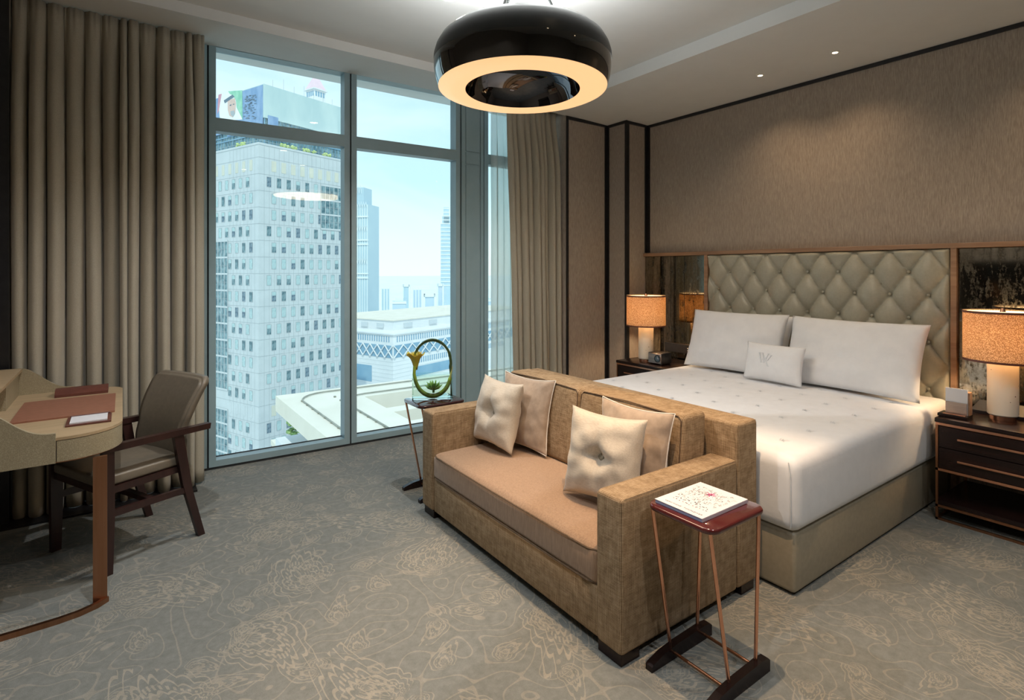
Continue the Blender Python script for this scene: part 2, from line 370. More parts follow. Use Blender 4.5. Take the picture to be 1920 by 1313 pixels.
def slab(bm, poly, z0, z1): return prism(bm, poly, lambda p, s: (p[0], p[1], z1 if s else z0))
def ray(px):
    a = (px - CX) / F0; return Vector((FX + a * FY, FY - a * FX))
def P3(px, py, d):
    r = ray(px) * d; return Vector((r.x, r.y, EYE - (py - HZ) * d / F0))
# ------------------------------------------------------------ room shell
XW, XE, YS = -1.15, 4.46, -2.6
struct('floor', bx((XW - .2, YS - .2, -.12), (XE + .2, 4.72, 0)), 'carpet', label='grey paisley patterned carpet')
# main ceiling, bed soffit (slopes a little to the wall), window soffit
bm = bx((XW - .2, YS - .2, 3.10), (XE + .3, 4.80, 3.30)); struct('ceiling', bm, 'ceil')
bm = prism(NB(), [(3.35, 3.0), (XE + .2, 2.957), (XE + .2, 3.11), (3.35, 3.11)], lambda p, s: (p[0], YS - .2 if s == 0 else 4.12, p[1]))
struct('trim_1', bm, 'ceil', label='lowered ceiling soffit above the bed')
bm = prism(NB(), [(3.90, 3.03), (4.60, 3.10), (4.60, 3.115), (3.90, 3.115)], lambda p, s: (XW - .2 if s == 0 else 3.349, p[0], p[1]))
struct('trim_2', bm, 'ceil', label='lowered ceiling soffit along the windows')
struct('wall_right', bx((XE, YS, 0), (XE + .2, 4.2, 3.1)), 'wallp')
struct('wall_left', bx((XW - .2, YS, 0), (XW, 4.6, 3.1)), 'plain')
struct('wall_back', bx((XW, YS - .2, 0), (XE, YS, 3.1)), 'plain')
struct('wall_front', bx((3.58, 4.105, 0), (XE, 4.70, 3.06)), 'wallp', label='wall panel between curtain and bed corner')
struct('wall_column', bx((4.15, 3.83, 0), (XE, 4.105, 3.0)), 'wallp', label='shallow papered column in the bed corner')
struct('wall_corner', bx((XW, 4.22, 0), (-.535, 4.70, 3.08)), 'wallp', label='papered wall end left of the long curtain')
struct('wall_light_block', bx((XW, 4.365, 0), (-.40, 4.50, 3.08)), 'plain', label='light blocker added out of sight behind the long curtain')  # unseen block added to stop window light leaking past the curtain
struct('trim_60', bx((-.53, 4.335, 3.02), (.43, 4.36, 3.10)), 'white', label='strip added behind the top of the long curtain to stop light')  # added to close the bright gap over the curtain
struct('trim_61', bx((2.95, 4.27, 3.0), (3.57, 4.29, 3.10)), 'white', label='strip added behind the top of the short curtain to stop light')  # same added light stop for the short curtain
# black trims
tr = 3
for a, b in [((XE - .012, -2.6, 2.935), (XE, 3.83, 2.962)), ((4.15, 3.818, 2.94), (XE, 3.83, 2.967)), ((3.58, 4.092, 2.955), (4.15, 4.105, 2.985)),
             ((4.138, 3.818, 2.945), (4.15, 4.105, 2.972)), ((4.448, 3.79, 1.64), (4.46, 3.83, 2.94)), ((4.42, 3.818, 1.64), (4.46, 3.83, 2.94)),
             ((4.15, 3.818, 0), (4.178, 3.83, 2.94)), ((4.138, 3.818, 0), (4.15, 3.845, 2.95)),
             ((4.115, 4.092, 0), (4.15, 4.105, 2.96)), ((4.138, 4.07, 0), (4.15, 4.105, 2.95)), ((3.58, 4.092, 0), (3.605, 4.105, 2.96)),
             ((-.60, 4.205, 0), (-.528, 4.22, 3.05))]:
    struct('trim_%d' % tr, bx(a, b), 'black'); tr += 1
struct('baseboard_shade_strip', bx((XW, 4.12, 0), (.40, 4.36, .012)), 'black', label='thin dark floor strip at the foot of the long curtain, widened as painted shade')  # black strip widened under the hem so the lit floor reads as shade
# ---- facade windows, along W from P0w
P0w = Vector((.444, 4.511)); Wd = Vector((.99923, -.03927)); Nd = Vector((.03927, .99923))
def wb(bm, s0, s1, n0, n1, z0, z1, bev=0):
    vs = []
    g = bmesh.ops.create_cube(bm, size=1)['verts']
    for v in g:
        s = s1 if v.co.x > 0 else s0; n = n1 if v.co.y > 0 else n0; z = z1 if v.co.z > 0 else z0
        p = P0w + Wd * s + Nd * n; v.co = Vector((p.x, p.y, z))
    return bm
ZT, ZTr0, ZTr1, ZB = 3.085, 2.474, 2.571, .064
def window(i, s0, s1, name_label):
    o = struct('window_%d' % i, NB(), 'alu', label=name_label)
    f = .045
    for a in [(s0, s0 + f, 0, .115, .018, 3.10), (s1 - f, s1, 0, .115, .018, 3.10)]: obj('frame_post', wb(NB(), *a), 'alu', o)
    obj('sill', wb(NB(), s0 + f, s1 - f, 0, .115, .018, ZB), 'alu', o)
    obj('head', wb(NB(), s0 + f, s1 - f, 0, .115, ZT, 3.10), 'alu', o)
    obj('transom', wb(NB(), s0 + f, s1 - f, 0, .10, ZTr0, ZTr1), 'alu', o)
    for z0, z1 in ((ZB, ZTr0), (ZTr1, ZT)):
        g = wb(NB(), s0 + f - .01, s1 - f + .01, .098, .104, z0 - .01, z1 + .01)
        p = obj('pane', g, 'pane', o)
    for z in (ZB, ZTr1): obj('gasket', wb(NB(), s0 + f, s1 - f, .088, .098, z, z + .006), 'gap', o)
    return o
window(1, .066, 1.091, 'left tall window with the office tower behind it')
window(2, 1.103, 2.119, 'middle tall window behind the flower vase')
window(3, 2.378, 3.30, 'narrow strip of window beside the right curtain')
window(4, -.98, .054, 'window behind the long left curtain')
g = NB(); wb(g, -1.6, 3.4, .004, .12, 0, .016); struct('trim_%d' % tr, g, 'gap', label='dark gap under the window frames'); tr += 1
for s in (.060, 1.097, 2.125, 2.372):
    g = NB(); wb(g, s - .006, s + .006, .012, .12, .016, 3.1); struct('trim_%d' % tr, g, 'gap'); tr += 1
g = NB(); wb(g, 2.131, 2.366, .004, .13, .016, 3.10); pp = struct('trim_%d' % tr, g, 'alu', label='blue grey aluminium pier between the windows'); tr += 1
for a in [(2.131, 2.168, -.008, .004, .016, 3.1), (2.335, 2.366, -.008, .004, .016, 3.1)]: obj('pier_edge', wb(NB(), *a), 'alu', pp)
for z0, z1 in ((.03, 2.44), (2.455, 2.56), (2.575, 3.08)): obj('pier_panel', wb(NB(), 2.178, 2.325, -.004, .004, z0, z1), 'alu', pp)
# outer wall edges beside / above / below the glazing
for a in [(3.30, 4.2, 0, .25, 0, 3.1), (-1.9, -.98, 0, .25, 0, 3.1)]:
    struct('trim_%d' % tr, wb(NB(), *a), 'white'); tr += 1
# ------------------------------------------------------------ curtains
def curtain(name, x0, x1, yc, amp, folds, z0, z1, mt, seed, label, xt0=None, xt1=None, head=True, group=None, jit=.55, nx=None, flat0=0.0, flat1=0.0):
    rnd = random.Random(seed); nx = nx or folds * 26; nz = 34
    xt0 = x0 if xt0 is None else xt0; xt1 = x1 if xt1 is None else xt1
    br = [0.0]
    for k in range(folds): br.append(br[-1] + 1 + rnd.uniform(-jit, jit))
    tot = br[-1]; br = [b / tot for b in br]; am = [rnd.uniform(.55, 1.1) for _ in range(folds)]
    wob = [rnd.uniform(-.35, .35) for _ in range(folds + 1)]
    bm = NB(); grid = []
    for j in range(nz + 1):
        v = j / nz; v = v ** 1.0; z = z1 + (z0 - z1) * v; row = []
        g = min(1.0, v / .22); ga = .35 + .65 * g * g * (3 - 2 * g)
        for i in range(nx + 1):
            u = i / nx
            k = 0
            while k < folds - 1 and u > br[k + 1]: k += 1
            q = (u - br[k]) / (br[k + 1] - br[k])
            a = am[k] * amp * ga
            q_ = min(1.0, max(0.0, (q - .11) / .78)); c = math.sin(pi * q_) ** .6 if 0 < q_ < 1 else 0.0
            y = yc + amp * .8 - 2 * a * c
            ed = 1.0
            if flat0 and u < flat0: ed = 0.15 + .85 * (u / flat0) ** 2
            if flat1 and u > 1 - flat1: ed = 0.15 + .85 * ((1 - u) / flat1) ** 2
            y = yc + (y - yc) * ed
            xw = -.13 * abs(x1 - x0) / folds * math.sin(2 * pi * q) * ga * ed
            xx = (xt0 + (xt1 - xt0) * u) * (1 - v) + (x0 + (x1 - x0) * u) * v
            xx += xw + .012 * wob[k] * math.sin(v * 5 + k) * ed
            y += .012 * noise.noise(Vector((u * 9, v * 3, seed)))
            if head and v < .045: y += .006 * math.sin(u * folds * 2 * pi * 3.0) * (1 - v / .045); y = yc + (y - yc) * .8
            row.append(bm.verts.new((xx, y, z)))
        grid.append(row)
    for j in range(nz):
        for i in range(nx): bm.faces.new((grid[j][i], grid[j][i + 1], grid[j + 1][i + 1], grid[j + 1][i]))
    o = obj(name, bm, mt, None, smooth='all', recalc=False)
    sm = o.modifiers.new('solid', 'SOLIDIFY'); sm.thickness = .003 if mt != 'sheer' else .0008
    return tag(o, label, 'curtain', group)
curtain('curtain', -.530, .455, 4.268, .074, 13, .013, 3.062, 'curtain', 5, 'long taupe curtain left of the windows, behind desk and chair', flat1=.07)
curtain('curtain', 3.03, 3.575, 4.20, .052, 9, .004, 3.055, 'curtain', 11, 'short grey green curtain right of the windows, behind the sofa', xt0=2.93, xt1=3.55, flat0=.12, jit=.35)
curtain('sheer_curtain', 2.84, 3.35, 4.315, .020, 7, .02, 3.05, 'sheer', 3, 'thin white sheer curtain against the narrow window strip', head=False, jit=.3)
# ------------------------------------------------------------ downlights
for i, (x, y, z, e, c, a, b) in enumerate(DOWN):
    vis = {1: 'ceiling downlight above the side table with the magazine', 4: 'added unseen fill downlight above the desk chair', 5: 'added unseen fill downlight nearest the camera', 6: 'added unseen fill downlight behind the camera, left of the pair', 7: 'added unseen fill downlight behind the camera, right of the pair', 8: 'ceiling downlight between the sofa and the rear wall', 9: 'added unseen soffit downlight above the right nightstand', 0: 'larger ceiling downlight above the pendant lamp, at the top edge of the photo', 2: 'small downlight in the soffit above the right half of the bed', 3: 'small downlight in the soffit above the left half of the bed'}
    r = .045 if z > 3 else .018
    zc = 3.10 if z > 3 else 3.0 - .043 * (x - 3.35) / 1.31 
    o = thing('downlight', (x, y, zc), vis.get(i, 'recessed ceiling downlight out of the picture'), 'downlight', 'recessed ceiling downlights' )
    obj('bezel', lathe(NB(), [(r, -.001), (r + .012, -.001), (r + .012, -.005), (r, -.005), (r, -.001)], (x, y, zc), 24), 'white', o, True)
    obj('lens', lathe(NB(), [(0, -.003), (r, -.003)], (x, y, zc), 24), 'spot', o)
# ------------------------------------------------------------ pendant lamp
PX, PY, PZ = 1.668, 2.249, 2.385
o = thing('pendant_lamp', (PX, PY, PZ), 'big black ring pendant lamp with a glowing cream underside, hung from rods', 'lamp')
prof_up = [(.452, .115), (.450, .15), (.440, .185), (.42, .22), (.385, .25), (.33, .268), (.26, .275), (.20, .272)]
prof_lo = [(.428, .0), (.438, .03), (.448, .07), (.452, .115)]
obj('upper_shell', lathe(NB(), [(.20, .262)] + prof_up[::-1] + [(.44, .115)], (PX, PY, PZ), 96), 'satin', o, True)
obj('lower_shell', lathe(NB(), [(.418, .0)] + prof_lo + [(.44, .115)], (PX, PY, PZ), 96), 'gloss', o, True)
obj('diffuser', lathe(NB(), [(.290, .0), (.292, -.012), (.36, -.014), (.41, -.012), (.428, -.004), (.428, .006), (.29, .006)], (PX, PY, PZ), 96), 'glow', o, True)
obj('bowl', lathe(NB(), [(.292, -.012), (.285, .01), (.27, .05), (.23, .10), (.17, .135), (.09, .155), (0, .16), ], (PX, PY, PZ), 96), 'bowl', o, True)
obj('canopy', lathe(NB(), [(0, .712), (.05, .712), (.06, .70), (.055, .685), (0, .68)], (PX, PY, PZ), 32), 'satin', o, True)
for a in (-.357, 1.563, 3.657):
    obj('rod', tube(NB(), [(PX + .03 * math.cos(a), PY + .03 * math.sin(a), PZ + .69), (PX + .25 * math.cos(a), PY + .25 * math.sin(a), PZ + .27)], .007, 10), 'satin', o, True)
light('ceiling_fill_light', 'AREA', (PX, PY, PZ + .30), 20, (.95, .98, 1), (pi, 0, 0), shape='DISK', size=.34)  # added light above the pendant to brighten the ceiling
light('pendant_glow', 'AREA', (PX, PY, PZ - .03), 14, (1, .74, .48), (0, 0, 0), shape='DISK', size=.8)
# ------------------------------------------------------------ bed
bed = thing('bed', (3.4, 2.14, 0), 'king bed with a smooth white cover and taupe leather base', 'bed')
obj('base', bx((2.425, 1.245, .012), (4.36, 3.03, .285), .018, 3), 'bedbase', bed, True)
obj('plinth', bx((2.47, 1.29, 0), (4.34, 2.98, .014)), 'black', bed)
def soft_box(a, b, r, nx, ny, crown=.0, bulge=.0, skirt=0.0, edge=None):
    """rounded box with a crowned top as a subdivided cube"""
    bm = box(NB(), a, b, r, 5)
    bmesh.ops.subdivide_edges(bm, edges=[e for e in bm.edges if e.calc_length() > .15], cuts=5, use_grid_fill=True)
    c = Vector([(a[i] + b[i]) / 2 for i in range(3)]); h = Vector([(b[i] - a[i]) / 2 for i in range(3)])
    for v in bm.verts:
        d = v.co - c; u = (d.x / h.x, d.y / h.y, d.z / h.z)
        if u[2] > .3: v.co.z += crown * max(0, 1 - u[0] ** 2) * max(0, 1 - u[1] ** 2) * (u[2] - .3) / .7
        k = max(0, 1 - u[2] ** 2)
        v.co.x += bulge * k * u[0] ** 3; v.co.y += bulge * k * u[1] ** 3
    return bm
g = soft_box((2.40, 1.225, .283), (4.362, 3.045, .622), .055, 1, 1, .012, .006)
cov = obj('cover', g, 'linen', bed, 'all')
obj('corner_seam', tube(NB(), [(2.402 + .014 * 0, 1.262 , .60), (2.398, 1.252, .55), (2.397, 1.25, .45), (2.398, 1.25, .34), (2.405, 1.254, .31)], .0025, 6), 'embr', cov, True)
# embroidered monogram marks
def mono(bm, M4, s=1.0, w=.0045):
    def seg(a, b, ww):
        a = Vector(a); b = Vector(b); d = (b - a).normalized(); n = Vector((-d.y, d.x)) * ww
        for q in ((a, b),):
            vs = [bm.verts.new(M4 @ Vector(((p.x + k * n.x) * s, (p.y + k * n.y) * s, .0))) for p, k in ((a, 1), (a, -1), (b, -1), (b, 1))]
            bm.faces.new(vs)
    W = [((-.5, .4), (-.28, -.3), 2), ((-.28, -.3), (-.1, .2), .6), ((-.25, .4), (-.02, -.3), 2), ((-.02, -.3), (.2, .4), .6), ((-.56, .4), (-.42, .4), .6), ((-.32, .4), (-.16, .4), .6),
         ((.0, .1), (.25, -.5), 2), ((.0, .1), (-.14, -.3), .6), ((.12, .4), (.28, .4), .6), ((.17, -.5), (.34, -.5), .6), ((.20, -.1), (.42, .3), .6), ((.34, .3), (.48, .3), .6)]
    for a, b, k in W: seg(a, b, w * k * 3.2 / 1.0)
for iy in range(8):
    for ix in range(8):
        x = 2.62 + ix * .26 + (.13 if iy % 2 else 0); y = 1.40 + iy * .215
        if x > 4.0: continue
        u0 = (x - 3.385) / .985; u1 = (y - 2.135) / .91
        z = .622 + .012 * (1 - u0 * u0) * (1 - u1 * u1) + .0012
        g = NB(); mono(g, Matrix.Translation((x, y, z)) @ Matrix.Rotation(-pi / 2, 4, 'Z'), .046, .010)
        obj('monogram', g, 'embr', cov, recalc=False)
def pillow_bm(w, h, t, n=22, k=.09, tuft=0.0, wr=.004, seed=0, sag=0.0, p=.55):
    bm = NB(); G = {}
    for side in (1, -1):
        for j in range(n + 1):
            for i in range(n + 1):
                u = -1 + 2 * i / n; v = -1 + 2 * j / n
                u = math.sin(u * pi / 2) * .35 + u * .65; v = math.sin(v * pi / 2) * .35 + v * .65
                edge = i in (0, n) or j in (0, n)
                if side == -1 and edge: G[(i, j, -1)] = G[(i, j, 1)]; continue
                x = w / 2 * u * (1 - k * (1 - v * v) * abs(u)); y = h / 2 * v * (1 - k * (1 - u * u) * abs(v))
                T = t / 2 * (max(0, 1 - u * u) * max(0, 1 - v * v)) ** p
                if tuft:
                    r = math.hypot(u, v); T *= 1 - tuft * math.exp(-(r / .20) ** 2) ; T *= 1 - .28 * math.exp(-(min(abs(u), abs(v)) / .10) ** 2) * math.exp(-(r / .55) ** 2)
                T += wr * noise.noise(Vector((u * 3, v * 3, seed + side))) * (0 if edge else 1) * 2
                T += wr * .35 * math.sin(9 * (abs(u) + abs(v)) + 3 * noise.noise(Vector((u * 2, v * 2, seed)))) * max(0, (abs(u) * abs(v))) * (0 if edge else 1)
                y -= sag * (1 - v) * 0
                G[(i, j, side)] = bm.verts.new((x, y, side * T))
    for side in (1, -1):
        for j in range(n):
            for i in range(n):
                f = [G[(i, j, side)], G[(i + 1, j, side)], G[(i + 1, j + 1, side)], G[(i, j + 1, side)]]
                try: bm.faces.new(f if side == 1 else f[::-1])
                except ValueError: pass
    return bm
def pose(bm, bl, wdir, up, hh):
    """put a pillow (local x=width, y=height, z=normal) with its bottom-centre at bl"""
    W = Vector(wdir).normalized(); U = Vector(up); U = (U - W * U.dot(W)).normalized(); N = W.cross(U)
    Mx = Matrix((W, U, N)).transposed().to_4x4(); Mx.translation = Vector(bl) + U * hh / 2
    bmesh.ops.transform(bm, matrix=Mx, verts=bm.verts); return Mx
def bedpillow(bl, w, h, t, up, label, seed, wdir=(0, -1, 0), group='pillows on the bed'):
    o = thing('pillow', bl, label, 'pillow', group)
    g = pillow_bm(w, h, t, 24, .045, 0, .006, seed, p=.42); Mx = pose(g, bl, wdir, up, h)
    obj('pillow_case', g, 'linen', o, 'all')
    pts = [Mx @ Vector(p) for p in ((-w / 2 * .955, -h / 2 * .9, 0), (-w / 2 * .955, 0, .0), (-w / 2 * .955, h / 2 * .9, 0))]
    return o, Mx
bedpillow((4.175, 2.585, .640), .74, .47, .15, (.32, 0, 1), 'white pillow standing behind the left front pillow, against the headboard', 3)
bedpillow((4.175, 1.775, .640), .82, .47, .15, (.32, 0, 1), 'white pillow standing behind the right front pillow, against the headboard', 4)
bedpillow((3.985, 2.585, .640), .82, .50, .17, (.36, 0, 1), 'large white pillow in the left front of the bed, nearest the radio', 1, (.06, -1, 0))
bedpillow((3.965, 1.71, .640), .88, .50, .17, (.36, 0, 1), 'large white pillow in the right front of the bed, nearest the card stand', 2, (-.03, -1, 0))
o = thing('small_pillow', (3.86, 2.14, .64), 'small white oblong pillow with a raised monogram, in front of the large ones', 'pillow')
g = pillow_bm(.45, .275, .12, 22, .05, 0, .003, 9, p=.45); Mx = pose(g, (3.83, 2.14, .643), (-.04, -1, 0), (.22, 0, 1), .275)
obj('pillow_case', g, 'linen', o, 'all')
g = NB(); mono(g, Mx @ Matrix.Translation((-.03, .02, .0605)), .10, .007)
# wrap monogram on the front bulge
emb = obj('monogram', g, 'embr', o, recalc=False)
smo = emb.modifiers.new('solid', 'SOLIDIFY'); smo.thickness = .004; smo.offset = 0
# ------------------------------------------------------------ headboard
hb = thing('headboard', (4.40, 2.16, 0), 'diamond tufted sage leather headboard with walnut edge', 'headboard')
Y0, Y1, Z0, Z1, PYH, PZH = 1.246, 3.062, .26, 1.598, .2268, .1575
def tuft_h(y, z):
    a = (y - 1.4805) / PYH; b = (z - 1.443) / (2 * PZH)
    u = a / 1 + b; v = a - b
    fu = abs(math.sin(pi * u)); fv = abs(math.sin(pi * v))
    hgt = (min(fu, 1) * min(fv, 1)) ** .30
    du = abs(u - round(u)); dv = abs(v - round(v)); r = math.hypot(du, dv)
    return .052 * hgt * (1 - .55 * math.exp(-(r / .12) ** 2)) - .004 * math.exp(-(r / .09) ** 2)
bm = NB(); ny, nz_ = 200, 150; G = []
for j in range(nz_ + 1):
    row = []
    z = Z0 + (Z1 - Z0) * j / nz_
    for i in range(ny + 1):
        y = Y0 + (Y1 - Y0) * i / ny
        e = min(1, min(y - Y0, Y1 - y, Z1 - z) / .02); e = max(0, e) ** .5
        row.append(bm.verts.new((4.425 - tuft_h(y, z) * 1.0 * e - .004 * e, y, z)))
    G.append(row)
for j in range(nz_):
    for i in range(ny): bm.faces.new((G[j][i], G[j][i + 1], G[j + 1][i + 1], G[j + 1][i]))
pad = obj('tufted_pad', bm, 'leather', hb, 'all')
obj('backing', bx((4.427, 1.247, .02), (4.455, 3.061, 1.597)), 'bedbase', hb)
g0 = None
for r in range(6):
    z = 1.443 - r * PZH; off = 0 if r % 2 == 0 else -.5
    for k in range(-1, 9):
        y = 1.4805 + (k + off) * PYH
        if y < Y0 + .05 or y > Y1 - .05 or (z < 1.02 and 1.42 < y): continue
        g = lathe(NB(), [(0, .007), (.006, .006), (.0105, .002), (.011, -.004), (0, -.005)], (0, 0, 0), 12)
        bmesh.ops.rotate(g, verts=g.verts, matrix=Matrix.Rotation(-pi / 2, 3, 'Y')); bmesh.ops.translate(g, verts=g.verts, vec=(4.404, y, z))
        obj('button', g, 'leather', hb, 'all')
for a, b in [((4.395, 1.213, .02), (4.455, 1.246, 1.598)), ((4.395, 3.062, .02), (4.455, 3.10, 1.598))]: obj('side_rail', bx(a, b, .002, 1), 'walnut', hb)
tag(obj('wall_ledge', bx((4.392, -1.2, 1.598), (4.455, 3.828, 1.630), .002, 1), 'walnut'), 'long walnut ledge running above headboard and both mirrors', 'ledge')
# antique mirror panels
for lab, ya, yb, cuts in (('antiqued mirror panel left of the headboard, behind the radio', 3.102, 3.826, (3.34, 3.50)), ('antiqued mirror panel right of the headboard, behind the lamp', -.6, 1.211, ())):
    o = thing('mirror_panel', (4.43, (ya + yb) / 2, .3), lab, 'mirror')
    ed = [ya] + list(cuts) + [yb]
    for a, b in zip(ed, ed[1:]): obj('mirror_sheet', bx((4.425, a + .0015, .3), (4.445, b - .0015, 1.595), .002, 1), 'mirror', o)
    obj('backing', bx((4.4455, ya, .3), (4.458, yb, 1.597)), 'black', o)
o = thing('wall_television', (XW + .05, 2.1, .9), 'flat dark television, seen only as a reflection in the right mirror panel', 'television')
obj('screen', bx((XW + .03, 1.46, .87), (XW + .05, 2.74, 1.58)), 'gloss', o); obj('case', bx((XW + .002, 1.45, .86), (XW + .03, 2.75, 1.59)), 'plastic', o)
# ------------------------------------------------------------ nightstands
def nightstand(y0, y1, label):
    o = thing('nightstand', (4.12, (y0 + y1) / 2, 0), label, 'nightstand', 'dark nightstands beside the bed')
    X0, X1 = 3.87, 4.385
    obj('top', bx((X0 - .004, y0 - .004, .568), (X1, y1 + .004, .593), .003, 2), 'darkwood', o, True)
    obj('carcass', bx((X0 + .016, y0 + .01, .30), (X1 - .01, y1 - .01, .567)), 'darkwood', o)
    for z0, z1 in ((.425, .548), (.303, .421)):
        d = obj('drawer', bx((X0 + .004, y0 + .014, z0), (X0 + .015, y1 - .014, z1), .0015, 1), 'darkwood', o)
        zc = z0 + (.063 if z0 > .4 else .06)
        obj('handle', bx((X0 - .014, y0 + .105, zc - .005), (X0 + .003, y1 - .105, zc + .006), .001, 1), 'copper', d)
    f = .012
    for x in (X0, X1 - f):
        for y in (y0, y1 - f): obj('leg', bx((x, y, 0), (x + f, y + f, .553)), 'bronze', o)
    for z in (.553, .288, .076, .0):
        obj('rail', bx((X0, y0, z), (X0 + f, y1, z + .014)), 'copper' if z > .1 else 'bronze', o)
    for z in (.553, .0):
        for y in (y0, y1 - f): obj('rail', bx((X0 + f, y, z), (X1 - f, y + f, z + .013)), 'bronze', o)
    obj('shelf', bx((X0 + .003, y0 + .002, .091), (X1 - .01, y1 - .002, .115)), 'darkwood', o)
nightstand(.50, 1.167, 'dark nightstand with copper frame and handles, right of the bed')
nightstand(3.10, 3.70, 'dark nightstand left of the bed, partly hidden by the white cover')
def tlamp(x, y, label):
    z = .594; o = thing('table_lamp', (x, y, z), label, 'lamp', 'matching table lamps on the nightstands')
    obj('foot', lathe(NB(), [(0, 0), (.060, 0), (.060, .026), (0, .026)], (x, y, z), 40), 'copper', o, True)
    obj('column', lathe(NB(), [(0, .026), (.064, .026), (.070, .032), (.070, .345), (.066, .35), (0, .35)], (x, y, z), 48), 'ceramic', o, True)
    sh = obj('shade', lathe(NB(), [(.178, .335), (.180, .335), (.180, .625), (.178, .625), (.178, .335)], (x, y, z), 64), 'shade', o, True)
    for zz in (.335, .613): obj('shade_band', lathe(NB(), [(.1805, zz), (.182, zz), (.182, zz + .012), (.1805, zz + .012), (.1805, zz)], (x, y, z), 64), 'tandark', sh, True)
    obj('diffuser', lathe(NB(), [(0, .617), (.176, .617)], (x, y, z), 48), 'shadetop', o, True)
    obj('finial', lathe(NB(), [(0, .645), (.009, .64), (.012, .628), (.014, .619), (0, .619)], (x, y, z), 16), 'copper', o, True)
    l = light('bulb', 'POINT', (x, y, z + .47), 9.0, (1, .72, .43), shadow_soft_size=.035)
tlamp(4.03, 3.475, 'small lit table lamp on the left nightstand beside the radio')
tlamp(4.13, .925, 'lit table lamp with speckled column at the right edge of the photo')
# radio clock
o = thing('clock_radio', (4.03, 3.32, .594), 'small box radio with a round dial on the left nightstand', 'radio')
obj('case', bx((3.965, 3.235, .602), (4.10, 3.39, .700), .004, 2), 'plastic', o, True)
fc = obj('front_plate', bx((3.957, 3.24, .607), (3.965, 3.386, .695), .002, 1), 'metal', o, True)
def disc_x(x, y, z, r0, r1, d): 
    g = lathe(NB(), [(r0, 0), (r1, 0), (r1, d), (r0, d), (r0, 0)] if r0 > 0 else [(0, 0), (r1, 0), (r1, d), (0, d)], (0, 0, 0), 32)
    bmesh.ops.rotate(g, verts=g.verts, matrix=Matrix.Rotation(-pi / 2, 3, 'Y')); bmesh.ops.translate(g, verts=g.verts, vec=(x, y, z)); return g
obj('dial', disc_x(3.957, 3.278, .651, 0, .028, .002), 'dial', fc, True); obj('dial_ring', disc_x(3.957, 3.278, .651, .027, .034, .005), 'plastic', fc, True)
obj('dial_hand', bx((3.953, 3.276, .651), (3.9545, 3.280, .672)), 'paper', fc); obj('dial_hand', bx((3.953, 3.262, .649), (3.9545, 3.280, .653)), 'paper', fc)
for a, b in ((3.97, 3.25), (3.97, 3.37), (4.09, 3.25), (4.09, 3.37)): obj('foot', bx((a, b, .594), (a + .01, b + .01, .603)), 'plastic', o)
# socket box on left mirror, right mirror
for ya, yb, lab in ((3.16, 3.55, 'black socket panel with small switches on the left mirror'), (.42, .82, 'black socket panel with small switches on the right mirror, behind the lamp')):
    o = thing('socket_panel', (4.41, (ya + yb) / 2, .66), lab, 'socket panel', 'black socket panels')
    obj('case', bx((4.395, ya, .655), (4.425, yb, .74), .002, 1), 'plastic', o)
    for k in range(5):
        for q in range(2): obj('button', bx((4.393, ya + .035 + k * .02, .685 + q * .02), (4.3955, ya + .043 + k * .02, .692 + q * .02)), 'white', o)
# card holder and card
o = thing('card_holder', (3.99, 1.10, .594), 'small wooden card stand on the right nightstand beside the lamp', 'card holder')
obj('base', bx((3.925, 1.035, .594), (4.03, 1.175, .612), .002, 1), 'darkwood', o)
obj('front_board', bx((3.958, 1.045, .612), (3.966, 1.145, .682)), 'metal', o); obj('back_board', bx((3.972, 1.035, .612), (4.02, 1.147, .745), .002, 1), 'walnut', o)
obj('tray_strip', bx((3.93, 1.045, .612), (3.948, 1.15, .616)), 'copper', o)
tag(obj('note_card', bx((3.9665, 1.043, .613), (3.9715, 1.147, .762)), 'paper'), 'blank white note card standing in the wooden card stand', 'card')
o = thing('telephone', (4.25, 1.0, .594), 'flat black telephone on the right nightstand behind the lamp', 'telephone')
obj('body', prism(NB(), [(4.20, .594), (4.37, .594), (4.37, .645), (4.20, .61)], lambda p, s: (p[0], .74 if s == 0 else 1.09, p[1])), 'plastic', o)
obj('handset', tube(NB(), [(4.22, .80, .635), (4.29, .80, .648), (4.36, .80, .66)], [.02, .014, .02], 10), 'plastic', o, True)
# ------------------------------------------------------------ sofa
sofa = thing('sofa', (1.92, 2.19, 0), 'two-seat tan tweed sofa with brown seat cushion at the foot of the bed', 'sofa')
YA, YB, XF, XB = 1.382, 3.00, 1.47, 2.362
def welt(bm, pts, r=.0035): return tube(bm, pts, r, 6)
for y0, y1 in ((YA, YA + .132), (YB - .132, YB)):
    a = obj('arm', bx((XF, y0, .045), (2.203, y1, .618), .017, 4), 'tweed', sofa, True)
    yy = y0 + .014 if y0 < 2 else y1 - .014
    for yq in (y0 + .006, y1 - .006):
        obj('arm_piping', welt(NB(), [(XF + .006, yq, .07), (XF + .006, yq, .605), (XF + .02, yq, .6135), (2.19, yq, .6135)], .0028), 'tweed', a, True)
bk = obj('back', bx((2.205, YA, .045), (XB, YB, .775), .017, 4), 'tweed', sofa, True)
for yq in (YA + .006, YB - .006): obj('back_piping', welt(NB(), [(2.211, yq, .63), (2.211, yq, .765), (2.35, yq, .77)], .0028), 'tweed', bk, True)
obj('front_rail', bx((XF + .012, YA + .134, .045), (XF + .06, YB - .134, .24), .006, 2), 'tweed', sofa, True)
obj('deck', bx((XF + .06, YA + .134, .10), (2.203, YB - .134, .23)), 'tweed', sofa)
g = soft_box((XF + .012, YA + .137, .232), (2.05, YB - .137, .388), .03, 1, 1, .014, .014)
sc_ = obj('seat_cushion', g, 'seat', sofa, 'all')
